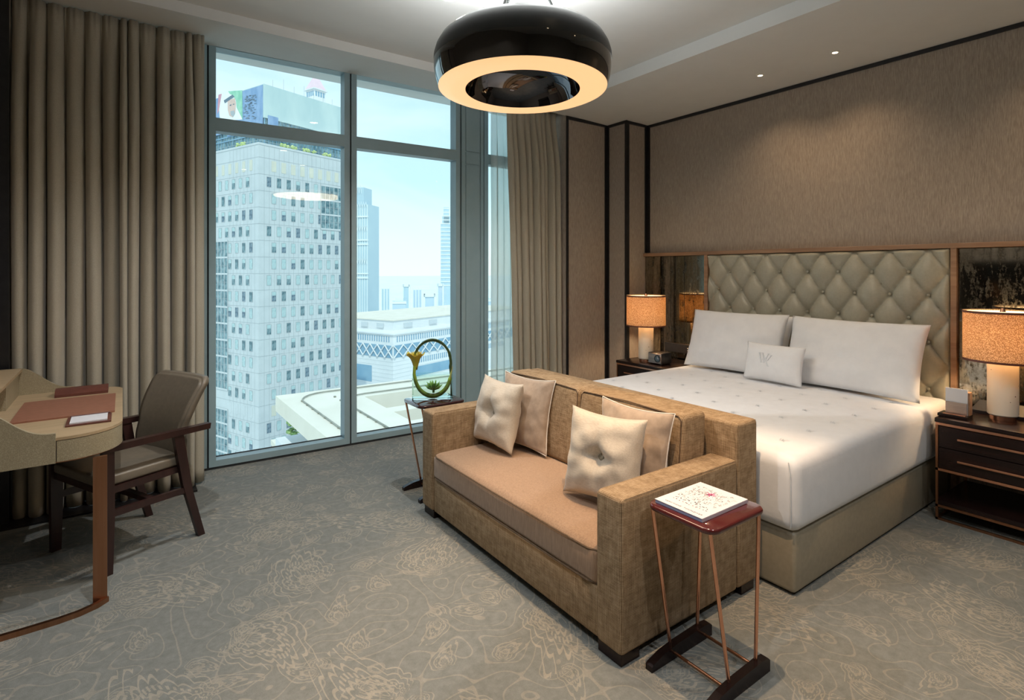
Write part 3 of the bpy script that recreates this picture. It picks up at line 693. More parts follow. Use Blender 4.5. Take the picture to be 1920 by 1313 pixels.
for z in (.372, .247):
    obj('seat_piping', welt(NB(), [(XF + .06, YA + .135, z), (XF + .018, YA + .143, z), (XF + .004, YA + .18, z), (XF + .000, 1.75, z), (XF - .002, 2.19, z), (XF, 2.6, z), (XF + .004, YB - .18, z), (XF + .018, YB - .143, z), (XF + .06, YB - .135, z)], .004), 'pipe', sc_, True)
def incl(bm, z0, k):
    for v in bm.verts: v.co.x += (v.co.z - z0) * k
    return bm
ym = (YA + YB) / 2
for y0, y1 in ((YA + .138, ym - .004), (ym + .004, YB - .138)):
    g = incl(soft_box((1.965, y0, .392), (2.135, y1, .812), .028, 1, 1, .012, .006), .4, .11)
    c_ = obj('back_cushion', g, 'tweed', sofa, 'all')
    f = lambda y, z: (1.967 + (z - .4) * .11, y, z)
    loop = [f(y0 + .012, .41), f(y0 + .008, .6), f(y0 + .012, .785), f(y0 + .03, .803), f((y0 + y1) / 2, .812), f(y1 - .03, .803), f(y1 - .012, .785), f(y1 - .008, .6), f(y1 - .012, .41)]
    obj('cushion_piping', welt(NB(), loop, .0035), 'pipe', c_, True)
for x in (XF + .012, 2.25):
    for y in (YA + .012, YB - .132): obj('foot', bx((x, y, 0), (x + .10, y + .12, .046), .002, 1), 'darkwood', sofa)
# throw cushions
def throw(bl, w, t, wdir, up, label, mt, tuft, seed, group):
    o = thing('throw_cushion', bl, label, 'cushion', group)
    g = pillow_bm(w, w, t, 28, .10, .78 if tuft else 0, .006, seed, p=.5); Mx = pose(g, bl, wdir, up, w)
    c = obj('cushion_cover', g, mt, o, 'all')
    if tuft:
        g = lathe(NB(), [(0, .006), (.010, .0055), (.0155, .002), (.0155, -.004), (0, -.005)], (0, 0, 0), 20)
        bmesh.ops.transform(g, matrix=Mx @ Matrix.Translation((0, 0, .021)), verts=g.verts); obj('button', g, 'bedbase', o, 'all')
    else:
        pts = []
        for a, b in (((-1, 1), (1, 1)), ((1, 1), (1, -1)), ((1, -1), (-1, -1)), ((-1, -1), (-1, 1))):
            for i in range(12):
                q = i / 12; u = a[0] + (b[0] - a[0]) * q; v = a[1] + (b[1] - a[1]) * q
                pts.append(Mx @ Vector((w / 2 * u * (1 - .10 * (1 - v * v)), w / 2 * v * (1 - .10 * (1 - u * u)), 0)))
        pts.append(pts[0]); obj('piping', tube(NB(), pts, .003, 6, False), 'cord', o, 'all')
    return o
throw((1.775, 2.70, .412), .40, .18, (.02, -1, 0), (.22, 0, 1), 'cream cushion with a sunken button, leaning at the far left of the sofa', 'silk', True, 21, 'button cushions')
throw((1.90, 2.585, .412), .42, .10, (.14, -1, 0), (.19, 0, 1), 'plain rosy beige cushion with pale piping, behind the left button cushion', 'velvet', False, 22, 'plain cushions')
throw((1.735, 1.765, .412), .40, .18, (.22, -1, 0), (.20, 0, 1), 'cream cushion with a sunken button, nearest the sofa arm with the magazine', 'silk', True, 23, 'button cushions')
throw((1.885, 1.735, .412), .42, .12, (.05, -1, 0), (.16, 0, 1), 'plain rosy beige cushion with pale piping, behind the right button cushion', 'velvet', False, 24, 'plain cushions')
# ------------------------------------------------------------ side tables
def sidetable(dx, dy, topm, label, group='small copper-legged side tables'):
    o = thing('side_table', (1.72 + dx, 1.205 + dy, 0), label, 'side table', group)
    def T(p): return (p[0] + dx, p[1] + dy, p[2])
    poly = [(x + dx, y + dy) for x, y in rrect(1.552, 1.062, 1.882, 1.345, .035)]
    g = NB(); L_ = []
    for z, q in ((.585, .007), (.587, .002), (.591, 0), (.599, 0), (.603, .002), (.605, .006)):
        L_.append([g.verts.new((x + dx, y + dy, z)) for x, y in rrect(1.552 + q, 1.062 + q, 1.882 - q, 1.345 - q, .045 - q, 8)])
    for a, b in zip(L_, L_[1:]):
        for k in range(len(a)): g.faces.new((a[k], a[(k + 1) % len(a)], b[(k + 1) % len(a)], b[k]))
    g.faces.new(L_[0][::-1]); g.faces.new(L_[-1])
    obj('table_top', g, topm, o, True)
    for (x0, y0), (x1, y1) in (((1.572, 1.325), (1.685, 1.337)), ((1.572, 1.085), (1.685, 1.090)), ((1.862, 1.325), (1.842, 1.330)), ((1.862, 1.085), (1.848, 1.090))):
        obj('leg', tube(NB(), [T((x0, y0, .586)), T((x1, y1, .045))], .0065, 12), 'copper', o, True)
    for y in (1.325, 1.085):
        poly = [(1.552, 0), (1.91, 0), (1.91, .04), (1.90, .05), (1.86, .055), (1.70, .050), (1.62, .042), (1.56, .026), (1.552, .02)]
        obj('runner', prism(NB(), poly, lambda p, s: T((p[0], y + (-.015 if s == 0 else .015), p[1]))), 'darkwood', o)
    for x in (1.68, 1.86): obj('cross_rod', tube(NB(), [T((x, 1.10, .022)), T((x, 1.31, .022))], .006, 10), 'bronze', o, True)
sidetable(0, 0, 'lacquer', 'side table with oxblood top beside the near sofa arm, magazine on it')
sidetable(-.045, 2.03, 'tabletopL', 'side table with glossy dark top by the window, glass vase on it')
# magazine
mg = thing('magazine', (1.715, 1.225, .606), 'white fashion magazine with a pencil sketch cover on the oxblood side table', 'magazine')
mg.location.z = .606
obj('page_block', bx((1.582, 1.124, .606), (1.850, 1.320, .6175)), 'pages', mg)
obj('cover', bx((1.580, 1.122, .6176), (1.852, 1.322, .619)), 'paper', mg)
obj('spine', bx((1.581, 1.1215, .6062), (1.8515, 1.1235, .6176)), 'spine', mg)
def text_bm(s, size, Mx, font_shear=0):
    cu = bpy.data.curves.new('t', 'FONT'); cu.body = s; cu.size = size; cu.align_x = 'CENTER'; cu.align_y = 'CENTER'; cu.space_character = 1.15
    ob = bpy.data.objects.new('t', cu); C.objects.link(ob)
    dg = bpy.context.evaluated_depsgraph_get(); me = bpy.data.meshes.new_from_object(ob.evaluated_get(dg))
    bm = NB(); bm.from_mesh(me); bpy.data.objects.remove(ob); bpy.data.curves.remove(cu); bpy.data.meshes.remove(me)
    bmesh.ops.transform(bm, matrix=Mx, verts=bm.verts); return bm
ZC = .6193
TR = Matrix.Translation((1.603, 1.215, ZC)) @ Matrix.Rotation(-pi / 2, 4, 'Z')
obj('title_lettering', text_bm('VERCTISNE  TOUNZIVER', .0125, TR), 'ink', mg, recalc=False)
rnd = random.Random(4)
def blob(bm, x, y, a, b, th, n=7, z=ZC):
    c, s = math.cos(th), math.sin(th)
    vs = [bm.verts.new((x + c * a * math.cos(q) * k - s * b * math.sin(q) * k, y + s * a * math.cos(q) * k + c * b * math.sin(q) * k, z)) for q, k in [(2 * pi * i / n, rnd.uniform(.6, 1.2)) for i in range(n)]]
    bm.faces.new(vs)
g = NB()
for k in range(230):
    x = rnd.uniform(1.66, 1.82); y = rnd.uniform(1.14, 1.30)
    if x < 1.69 and y < 1.20: continue
    blob(g, x, y, rnd.uniform(.002, .011), rnd.uniform(.0004, .0014), rnd.choice((0, pi / 2, 1.3, .3)) + rnd.uniform(-.2, .2))
obj('cover_sketch', g, 'sketch', mg, recalc=False)
g = NB()
for k in range(26): blob(g, 1.645 + rnd.uniform(-.004, .03), 1.15 + k * .0055, .004, .0022, rnd.uniform(0, 3))
for k in range(5): blob(g, 1.79 + rnd.uniform(-.03, .02), 1.22 + rnd.uniform(-.04, .05), .006, .001, pi / 2)
obj('cover_figures', g, 'ink', mg, recalc=False)
g = NB()
for k in range(16): blob(g, 1.775 + rnd.gauss(0, .008), 1.225 + rnd.gauss(0, .009), .007, .003, rnd.uniform(0, 3), z=ZC + .0002)
obj('pink_cover_motif', g, 'pink', mg, recalc=False)
g = NB()
for k in range(9): blob(g, 1.638 + rnd.uniform(0, .006), 1.175 + k * .014, .003, .002, rnd.uniform(0, 3), z=ZC + .0002)
obj('red_cover_dots', g, 'red', mg, recalc=False)
# vase
VX, VY, VZ = 1.675, 3.258, .606
DIR = Vector((.875, -.484, 0)); PER = Vector((.484, .875, 0))
def vp(a, b, z): return Vector((VX, VY, VZ)) + DIR * a + PER * b + Vector((0, 0, z))
o = thing('glass_vase', (VX, VY, VZ), 'clear rectangular glass vase of curled calla stems by the window', 'vase')
def vb(a0, a1, b0, b1, z0, z1):
    g = bmesh.ops
    bm = NB(); q = bmesh.ops.create_cube(bm, size=1)['verts']
    for v in q: v.co = vp(a1 if v.co.x > 0 else a0, b1 if v.co.y > 0 else b0, z1 if v.co.z > 0 else z0)
    return bm
HW, HD, HH = .132, .045, .165
for nm, a in (('glass_wall', (-HW, HW, -HD, -HD + .005, .008, HH)), ('glass_wall', (-HW, HW, HD - .005, HD, .008, HH)), ('glass_wall', (-HW, -HW + .005, -HD + .005, HD - .005, .008, HH)), ('glass_wall', (HW - .005, HW, -HD + .005, HD - .005, .008, HH)), ('glass_floor', (-HW, HW, -HD, HD, 0, .008))):
    obj(nm, vb(*a), 'vglass', o)
vo = o
calla = thing('calla_stem', (VX, VY, VZ + .012), 'thick green calla stem curled inside the glass vase with yellow green bloom', 'flower')
pts = []
for k in range(25):
    a = math.radians(198 + (352 - 198) * k / 24); pts.append(vp(.0 + .118 * math.cos(a), -.01, .165 + .148 * math.sin(a)))
pts = [vp(-.118, -.01, .215), vp(-.121, -.01, .165)] + pts
pts.append(vp(.128, 0, .20))
obj('stem', tube(NB(), pts, [.010] * 2 + [.012 + .003 * math.sin(pi * k / 25) for k in range(24)] + [.007, .003], 12), 'stem', calla, True)
obj('stem_edge', tube(NB(), [p + Vector((0, -.006, .010)) for p in pts[12:]], [.006] * (len(pts) - 14) + [.004, .002], 10), 'steml', calla, True)
# trumpet bloom
g = NB(); n = 28; rings = []
for j, (r, z) in enumerate([(.010, .19), (.014, .215), (.021, .24), (.030, .265), (.043, .285), (.058, .298)]):
    rings.append([g.verts.new(vp(-.112 + r * 1.0 * math.cos(2 * pi * k / n) * (1 + .15 * math.sin(2.0 * 2 * pi * k / n)), r * math.sin(2 * pi * k / n), z + (.010 * math.sin(5 * 2 * pi * k / n) * (j / 5) ** 2))) for k in range(n)])
for a, b in zip(rings, rings[1:]):
    for k in range(n): g.faces.new((a[k], a[(k + 1) % n], b[(k + 1) % n], b[k]))
pb = obj('petal', g, 'calla', calla, 'all'); pb.modifiers.new('solid', 'SOLIDIFY').thickness = .0015
g = NB()
for k in range(9):
    a = k * 2.4; tube(g, [vp(-.112 + .012 * math.cos(a), .012 * math.sin(a), .25), vp(-.110 + .026 * math.cos(a), .024 * math.sin(a), .295), vp(-.108 + .036 * math.cos(a), .03 * math.sin(a), .308)], [.004, .010, .003], 6, flat=.4)
obj('inner_petals', g, 'calla', calla, 'all')
ree = thing('looped_reeds', (VX, VY, VZ + .012), 'bundle of thin dark reeds arching in a loop above the vase', 'reeds')
for q in range(9):
    ra = .122 + .006 * math.sin(q * 2.1); rh = .150 + .007 * math.cos(q * 1.7); pts = []
    pts.append(vp(.122 + .003 * math.sin(q), .004 * math.cos(q), .012)); pts.append(vp(.121, .004 * math.cos(q), .10))
    for k in range(20):
        a = math.radians(-12 + 172 * k / 19); pts.append(vp(-.003 + ra * math.cos(a) + .002 * math.sin(q + k), .008 * math.cos(q * 1.3), .235 + rh * math.sin(a)))
    obj('reed', tube(NB(), pts, .0028, 6), 'stemd', ree, True)
su = thing('succulent', (VX + DIR.x * .01, VY + DIR.y * .01, VZ + .03), 'green succulent rosette sitting in the middle of the glass vase', 'plant')
for ring, (nn, tilt, L) in enumerate(((8, 1.25, .062), (7, .85, .060), (5, .4, .055))):
    for k in range(nn):
        a = 2 * pi * k / nn + ring * .4; d = DIR * math.cos(a) + PER * math.sin(a) * .75
        p0 = vp(.005, 0, .055); p1 = p0 + d * L * math.sin(tilt) * .55 + Vector((0, 0, L * math.cos(tilt) * .55 + .004)); p2 = p0 + d * L * math.sin(tilt) + Vector((0, 0, L * math.cos(tilt) + .014))
        obj('leaf', tube(NB(), [p0, p1, p2], [.006, .0125, .0012], 8, flat=.5), 'succ', su, 'all')
obj('stalk', tube(NB(), [vp(.005, 0, .036), vp(.005, 0, .058)], .008, 8), 'succ', su, True)
# ------------------------------------------------------------ desk
desk = thing('desk', (-.4, 3.55, 0), 'shagreen writing desk with rounded end and raised back, on bronze legs', 'desk')
DX0, DY0, DY1 = -.80, 2.972, 4.10
outl = rrect(DX0, DY0, 0, DY1, [0, .20, .10, 0], 12)
g = slab(NB(), outl, .738, .75); obj('desk_top', g, 'desktop', desk, True)
obj('apron', slab(NB(), rrect(-.225, DY0 + .001, -.001, DY1 - .001, [0, .199, .099, 0], 12), .648, .7355), 'shagreen', desk, True)
obj('underframe', slab(NB(), rrect(DX0, DY0 + .012, -.012, DY1 - .012, [0, .19, .09, 0], 12), .641, .648), 'bronze', desk, True)
def side_panel(y0, y1):
    poly = [(DX0, .648), (-.228, .648), (-.228, .772)]
    for k in range(13):
        q = k / 12; poly.append((-.235 - .235 * q, .772 + .128 * (.5 - .5 * math.cos(pi * q ** 1.25)) if q < 1 else .90))
    poly.append((DX0, .90))
    return prism(NB(), poly, lambda p, s: (p[0], y0 if s == 0 else y1, p[1]))
obj('side_panel', side_panel(2.955, 2.9715), 'shagreen', desk); obj('side_panel', side_panel(4.101, 4.117), 'shagreen', desk)
obj('front_body', bx((DX0, DY0 + .002, .648), (-.228, DY1 - .002, .7375)), 'shagreen', desk)
obj('upper_shelf', bx((DX0, 2.973, .885), (-.46, 4.099, .90)), 'desktop', desk)
obj('shelf_front', bx((DX0 + .1, 3.69, .7505), (-.475, 4.099, .884)), 'shagreen', desk)
obj('shelf_divider', bx((DX0 + .1, 2.973, .7505), (-.475, 2.985, .884)), 'shagreen', desk)
obj('shelf_back', bx((DX0, 2.99, .7505), (DX0 + .02, 3.68, .884)), 'shagreen', desk)
for yl, sgn in ((2.985, -1), (4.04, 1)):
    obj('leg', bx((-.105, yl - .009, .0), (-.055, yl + .009, .641)), 'bronze', desk)
rp = [(-.055, 2.985), (-.09, 2.952), (-.15, 2.925), (-.22, 2.913), (-.32, 2.908), (-.45, 2.906), (-.85, 2.906)]
g = NB(); A = []
for i, p in enumerate(rp):
    d = (Vector(rp[min(i + 1, len(rp) - 1)]) - Vector(rp[max(i - 1, 0)])).normalized(); n = Vector((-d.y, d.x)) * .009
    A.append([g.verts.new((p[0] + s * n.x, p[1] + s * n.y, z)) for s, z in ((-1, 0), (1, 0), (1, .022), (-1, .022))])
for a, b in zip(A, A[1:]):
    for k in range(4): g.faces.new((a[k], a[(k + 1) % 4], b[(k + 1) % 4], b[k]))
g.faces.new(A[0]); g.faces.new(A[-1][::-1]); obj('floor_rail', g, 'bronze', desk)
g = slab(NB(), rrect(-.42, 3.345, -.032, 3.825, .006, 3), .7505, .758); tag(obj('desk_blotter', g, 'tan'), 'flat rectangular brown leather blotter on the desk', 'blotter')
pd = thing('note_pad', (-.127, 3.23, .7505), 'white note pad in a brown leather tray at the front of the desk', 'note pad')
obj('tray', bx((-.21, 3.142, .7505), (-.043, 3.312, .759), .001, 1), 'tandark', pd); obj('paper_stack', bx((-.195, 3.152, .7592), (-.058, 3.285, .765)), 'paper', pd)
tag(obj('pencil', tube(NB(), [(-.20, 3.298, .7635), (-.05, 3.298, .7635)], .0035, 6), 'tandark'), 'slim brown pencil lying along the far edge of the note pad tray', 'pencil')
g = NB(); prism(g, [(3.90, .7505), (4.05, .7505), (4.05, .772), (3.97, .792), (3.93, .785), (3.90, .765)], lambda p, s: (-.305 if s == 0 else -.068, p[0], p[1]))
tag(obj('leather_folder', g, 'tandark', None, True), 'dark brown leather folder with sloping lid at the back of the desk', 'folder')
# ------------------------------------------------------------ desk chair (local: +x backwards, +y towards the windows side)
ch = thing('desk_chair', (-.17, 3.46, 0), 'dark wood armchair with taupe leather seat and back at the desk', 'chair', rz=math.atan2(.447, .895))
def prs(poly, y0, y1): return prism(NB(), poly, lambda p, s: (p[0], y0 if s == 0 else y1, p[1]))
for sy in (-1, 1):
    ya, yb = (sy * .262, sy * .236); ya, yb = min(ya, yb), max(ya, yb)
    obj('leg', prs([(-.024, 0), (.018, 0), (.026, .28), (.024, .585), (-.026, .585), (-.028, .3)], ya, yb), 'chairwood', ch, local=True)
    obj('leg', prs([(.438, 0), (.474, 0), (.405, .265), (.355, .583), (.305, .583), (.352, .31)], ya, yb), 'chairwood', ch, local=True)
    obj('armrest', prs([(-.03, .586), (.50, .575), (.505, .605), (-.02, .618), (-.032, .61)], ya - .006, yb + .006), 'chairwood', ch, local=True)
    obj('side_stretcher', prs([(.024, .27), (.37, .262), (.372, .292), (.024, .302)], ya + .003, yb - .003), 'chairwood', ch, local=True)
    obj('seat_rail', bx((.02, min(sy * .236, sy * .21), .375), (.36, max(sy * .236, sy * .21), .408)), 'chairwood', ch, local=True)
for x in (.20,): obj('cross_stretcher', bx((x - .015, -.236, .272), (x + .015, .236, .297)), 'chairwood', ch, local=True)
obj('front_rail', bx((-.012, -.236, .375), (.012, .236, .408)), 'chairwood', ch, local=True)
obj('rear_rail', bx((.345, -.236, .375), (.368, .236, .408)), 'chairwood', ch, local=True)
g = soft_box((-.02, -.228, .409), (.40, .228, .462), .014, 1, 1, .008, .002); obj('seat', g, 'chairlea', ch, 'all', local=True)
# back shell
g = NB(); n = 24; fr, rr_ = [], []
prof = []
for j in range(n + 1):
    v = j / n; z = .415 + .44 * v; x = .355 + .03 * v + .10 * v * v - .02 * math.sin(v * pi)
    hw = .212 + .026 * max(0, (v - .45) / .55) ** .8 - .010 * math.exp(-((v - .40) / .10) ** 2)
    if v > .90: hw -= .035 * ((v - .90) / .10) ** 2
    prof.append((x, z, hw))
S_ = 14
def brow(x, z, hw, side):
    out = []
    for i in range(S_ + 1):
        u = -1 + 2 * i / S_; cx = .022 * (1 - u * u)
        out.append(g.verts.new((x + cx + (.055 if side else 0) - (.0), hw * u, z)))
    return out
Fq = [brow(x, z, hw, 0) for x, z, hw in prof]; Bq = [brow(x, z, hw, 1) for x, z, hw in prof]
for R_ in (Fq, Bq):
    for a, b in zip(R_, R_[1:]):
        for i in range(S_): g.faces.new((a[i], a[i + 1], b[i + 1], b[i]))
for a, b in ((0, 0), (-1, -1)):
    for i in range(S_): g.faces.new((Fq[a][i], Fq[a][i + 1], Bq[b][i + 1], Bq[b][i]))
for j in range(n):
    for i in (0, S_): g.faces.new((Fq[j][i], Fq[j + 1][i], Bq[j + 1][i], Bq[j][i]))
bmesh.ops.recalc_face_normals(g, faces=g.faces)
be = [e for e in g.edges if len(e.link_faces) == 2 and e.calc_face_angle(0) > .9]
bmesh.ops.bevel(g, geom=be, offset=.012, segments=3, affect='EDGES')
obj('backrest', g, 'chairlea', ch, 'all', local=True)
# ============================================================ outdoors
U = ray(1628).normalized(); UL = Vector((-U.y, U.x))      # right face runs along U, left face along UL
struct('ground', bx((-2500, 20, -62), (4500, 6000, -60)), 'ground', label='sandy ground far below the windows, paled to look hazy')
struct('street', bx((-60, 30, -59.99), (160, 118, -59.9)), 'road', label='paved street far below between the buildings')
def fbox(bm, Cn, s0, s1, t0, t1, z0, z1):
    """box in the frame of the office tower: s along U, t along UL"""
    q = bmesh.ops.create_cube(bm, size=1)['verts']
    for v in q:
        p = Cn + U * (s1 if v.co.x > 0 else s0) + UL * (t1 if v.co.y > 0 else t0); v.co = Vector((p.x, p.y, z1 if v.co.z > 0 else z0))
    return bm
def fb(*a): return fbox(NB(), *a)
C0 = ray(485) * 130
def frame_obj(Cn):   # rotation of the tower frame
    return math.atan2(U.y, U.x)
tw = thing('office_tower', (C0.x, C0.y, -60), 'grey clad office tower with rows of small windows, filling the left window', 'building')
obj('body', fb(C0, 0, 26, 0, 34, -60, 31.6), 'clad', tw)
rnd = random.Random(7)
# joints of the cladding: horizontal bands per floor, vertical seams
g = NB()
k = -1
for k in range(-2, 19):
    z = 24.6 - 3.97 * k
    fbox(g, C0, -.03, 26, -.03, 0, z, z + .08); fbox(g, C0, -.03, 0, -.03, 34, z, z + .08)
for s in range(1, 20): fbox(g, C0, s * 1.34 + .05, s * 1.34 + .10, -.02, 0, -44, 31.4)
for s in range(1, 9): fbox(g, C0, -.02, 0, s * 1.53 + .05, s * 1.53 + .1, -44, 31.4)
jo = obj('cladding_joints', g, 'joint', tw); jo['kind'] = 'stuff'
gl = ['og1', 'og2', 'og3', 'og1', 'og2']
WM = {}
def win_mesh(m, face, w_, h_):
    key = (m, face, w_)
    if key not in WM:
        bm = NB(); d = .12
        if face == 'r':
            a = U * (w_ / 2); n = -UL
        else:
            a = UL * (w_ / 2); n = -U
        A3 = Vector((a.x, a.y, 0)); N3 = Vector((n.x, n.y, 0))
        c = [(-1, 0), (1, 0), (1, 1), (-1, 1)]
        out = [bm.verts.new(A3 * sx + Vector((0, 0, h_ * sz)) + N3 * .05) for sx, sz in c]
        inn = [bm.verts.new(A3 * sx * .86 + Vector((0, 0, h_ * (.04 + .92 * sz))) + N3 * .05) for sx, sz in c]
        gls = [bm.verts.new(A3 * sx * .86 + Vector((0, 0, h_ * (.04 + .92 * sz))) + N3 * .015) for sx, sz in c]
        for i in range(4):
            j = (i + 1) % 4; bm.faces.new((out[i], out[j], inn[j], inn[i])); bm.faces.new((inn[i], inn[j], gls[j], gls[i]))
        f = bm.faces.new(gls); f.material_index = 1
        # a half drawn blind in some
        me = bpy.data.meshes.new('office_window'); bm.to_mesh(me); bm.free(); me.materials.append(M['joint']); me.materials.append(M[m]); WM[key] = me
    return WM[key]
BM_ = {}
def blind_mesh(face, w_, h_):
    if face not in BM_:
        bm = NB(); a = (U if face == 'r' else UL) * (w_ * .86 / 2); n = (-UL if face == 'r' else -U)
        vs = [bm.verts.new((a.x * sx + n.x * .03, a.y * sx + n.y * .03, z)) for sx, z in ((-1, 0), (1, 0), (1, h_), (-1, h_))]; bm.faces.new(vs)
        me = bpy.data.meshes.new('blind'); bm.to_mesh(me); bm.free(); me.materials.append(M['og2']); BM_[face] = me
    return BM_[face]
def addwin(face, pos, z, w_, h_=2.5):
    p = C0 + (U if face == 'r' else UL) * pos
    o = bpy.data.objects.new('window', win_mesh(rnd.choice(gl), face, w_, h_)); C.objects.link(o); o.parent = tw
    o.location = (p.x - C0.x, p.y - C0.y, z - h_ + 60)
    if rnd.random() < .5:
        b = bpy.data.objects.new('blind', blind_mesh(face, w_, .9)); C.objects.link(b); b.parent = o; b.location = (0, 0, h_ * .96 - .9)
for k in range(-1, 19):
    zt = 24.2 - 3.97 * k; A_ = (k % 3 == 0)
    for c in range(9):
        s = (2.66 if A_ else 3.97) + 2.68 * c
        if s > 25: continue
        if 0 <= k <= 2 and s > 17.4: continue
        if k in (-1, 14):
            if k == 14 and c > 3: pass
            obj('blank_panel', fb(C0, s - .62, s + .62, -.05, 0, zt - 2.6, zt), 'blank', tw)
        else: addwin('r', s, zt, 1.25)
    for c in range(6):
        s = (4.57 if A_ else 3.16) + 3.05 * c
        if k >= 4 and s > 12.4: continue
        if s > 19: continue
        if k in (-1, 14): obj('blank_panel', fb(C0, -.05, 0, s - .6, s + .6, zt - 2.6, zt), 'clad' if k == 14 else 'blank', tw)
        else: addwin('l', s, zt, 1.5)
# glazed bays
def bay(face, p0, p1, z0, z1, nv, nh):
    o = obj('glazed_bay', fb(C0, p0, p1, -.06, 0, z0, z1) if face == 'r' else fb(C0, -.06, 0, p0, p1, z0, z1), 'og1', tw)
    for i in range(nv + 1):
        q = p0 + (p1 - p0) * i / nv; g = NB()
        fbox(g, C0, q - .06, q + .06, -.16, -.06, z0, z1) if face == 'r' else fbox(g, C0, -.16, -.06, q - .06, q + .06, z0, z1)
        obj('mullion', g, 'clad', o)
    for i in range(nh + 1):
        z = z0 + (z1 - z0) * i / nh; h = .45 if i % 2 == 0 else .07; g = NB()
        fbox(g, C0, p0, p1, -.14, -.06, z - h / 2, z + h / 2) if face == 'r' else fbox(g, C0, -.14, -.06, p0, p1, z - h / 2, z + h / 2)
        obj('spandrel', g, 'clad' if i % 2 == 0 else 'joint', o)
bay('r', 17.6, 25.9, 12.6, 24.2, 6, 6)
bay('l', 13.2, 22, -28.5, 9.0, 6, 18); bay('l', 13.2, 22, -48, -33.5, 6, 8)
# roof terrace, glazed storey and screen block
C1 = ray(495) * 133
obj('glazed_storey', fb(C1, .3, 25, .3, 33, 31.6, 38.8), 'og1', tw)
g = NB()
for i in range(24): fbox(g, C1, .3 + i * 1.05, .42 + i * 1.05, .18, .3, 31.6, 38.8)
for i in range(24): fbox(g, C1, .18, .3, .3 + i * 1.35, .42 + i * 1.35, 31.6, 38.8)
for z in (32.4, 35.0, 36.0): fbox(g, C1, .12, 25, .12, .3, z, z + .25); fbox(g, C1, .12, .3, .12, 33, z, z + .25)
gg = obj('storey_mullions', g, 'bglass', tw); gg['kind'] = 'stuff'
obj('screen_block', fb(C1, 0, 25, 0, 33, 38.8, 47.0), 'screen', tw, )
obj('blue_screen', fb(C1, -.08, -.005, .4, 16, 36.2, 46.8), 'bscreen', tw)
obj('blue_screen', fb(C1, 1.0, 3.8, -.08, -.005, 36.4, 39.6), 'bscreen', tw)
obj('parapet', fb(C0, -.1, 26, -.1, .3, 31.6, 32.1), 'clad', tw); obj('parapet', fb(C0, -.1, .3, .3, 34, 31.6, 32.1), 'clad', tw)
g = NB()
for i in range(7): fbox(g, C1, 3 + i * 3.0, 3.05 + i * 3, 1, 1.05, 47, 49 + (i % 2))
obj('roof_masts', g, 'joint', tw)
g = NB()
for kx, s0, s1, t in ((0, 6, 8.5, .9), (0, 9, 10.5, .9), (0, 12.5, 16.5, .9), (0, 18.5, 21, .9), (1, 6, 10, .9)):
    for q in range(26):
        s = rnd.uniform(s0, s1); r = rnd.uniform(.18, .42)
        p = C0 + (U * s + UL * .3 if kx == 0 else UL * s + U * .3)
        mt_ = Matrix.Translation((p.x, p.y, 32.3 + rnd.uniform(0, .6))) @ Matrix.Diagonal((r, r, r * .8, 1)); bmesh.ops.create_icosphere(g, subdivisions=1, radius=1, matrix=mt_)
x_ = obj('terrace_shrubs', g, 'leafy', tw); x_['kind'] = 'stuff'
# poster on the left screen: t runs left; flat print
def pst(name, pts, m, off):
    bm = NB(); vs = []
    for tt, z in pts:
        p = C1 + UL * tt - U * (.10 + off); vs.append(bm.verts.new((p.x, p.y, z)))
    bm.faces.new(vs); return obj(name, bm, m, po, recalc=False)
po = obj('portrait_poster', fb(C1, -.10, -.06, 9.8, 23, 37.2, 47.0), 'bscreen', tw)
def PZ_(x, y):   # crop pixel (x,y) of the poster -> t, z
    px = 400 + x * .1294; py = 150 + y * .1294; r = ray(px); 
    det = UL.x * (-r.y) + r.x * UL.y; tt = ((-C1.x) * (-r.y) + r.x * (-C1.y)) / det * 1.0
    d = (C1.y + UL.y * tt) / r.y; return (tt, EYE - (py - HZ) * d / F0)
def PP(l): return [PZ_(*p) for p in l]
pst('poster_red_field', PP([(80, 215), (160, 190), (110, 400), (60, 500)]), 'ptred', .01)
pst('poster_green_field', PP([(220, 165), (425, 150), (430, 580), (340, 560), (300, 300)]), 'ptgrn', .01)
pst('poster_headdress', PP([(130, 200), (200, 185), (290, 225), (335, 300), (345, 400), (430, 575), (200, 590), (100, 560), (90, 430)]), 'ptw', .03)
pst('poster_face', PP([(215, 300), (320, 265), (335, 340), (325, 480), (290, 545), (240, 520), (215, 430)]), 'ptskin', .05)
pst('poster_beard', PP([(255, 455), (310, 445), (322, 490), (295, 535), (262, 510)]), 'joint', .07)
pst('poster_headband', PP([(160, 300), (285, 215), (315, 245), (175, 340)]), 'ptdark', .07)
pst('poster_eye', PP([(245, 365), (272, 355), (270, 372), (247, 380)]), 'ptdark', .07)
pst('poster_eye', PP([(292, 350), (314, 345), (314, 358), (292, 364)]), 'ptdark', .07)
g = NB()
for i in range(60):
    x = rnd.uniform(440, 610); y = rnd.uniform(210, 560); pts = PP([(x, y), (x + rnd.uniform(15, 40), y - 4), (x + 30, y + rnd.uniform(4, 12)), (x, y + 9)])
    vs = []
    for tt, z in pts: p = C1 + UL * tt - U * .13; vs.append(g.verts.new((p.x, p.y, z)))
    g.faces.new(vs)
obj('poster_script', g, 'ptdark', po, recalc=False)
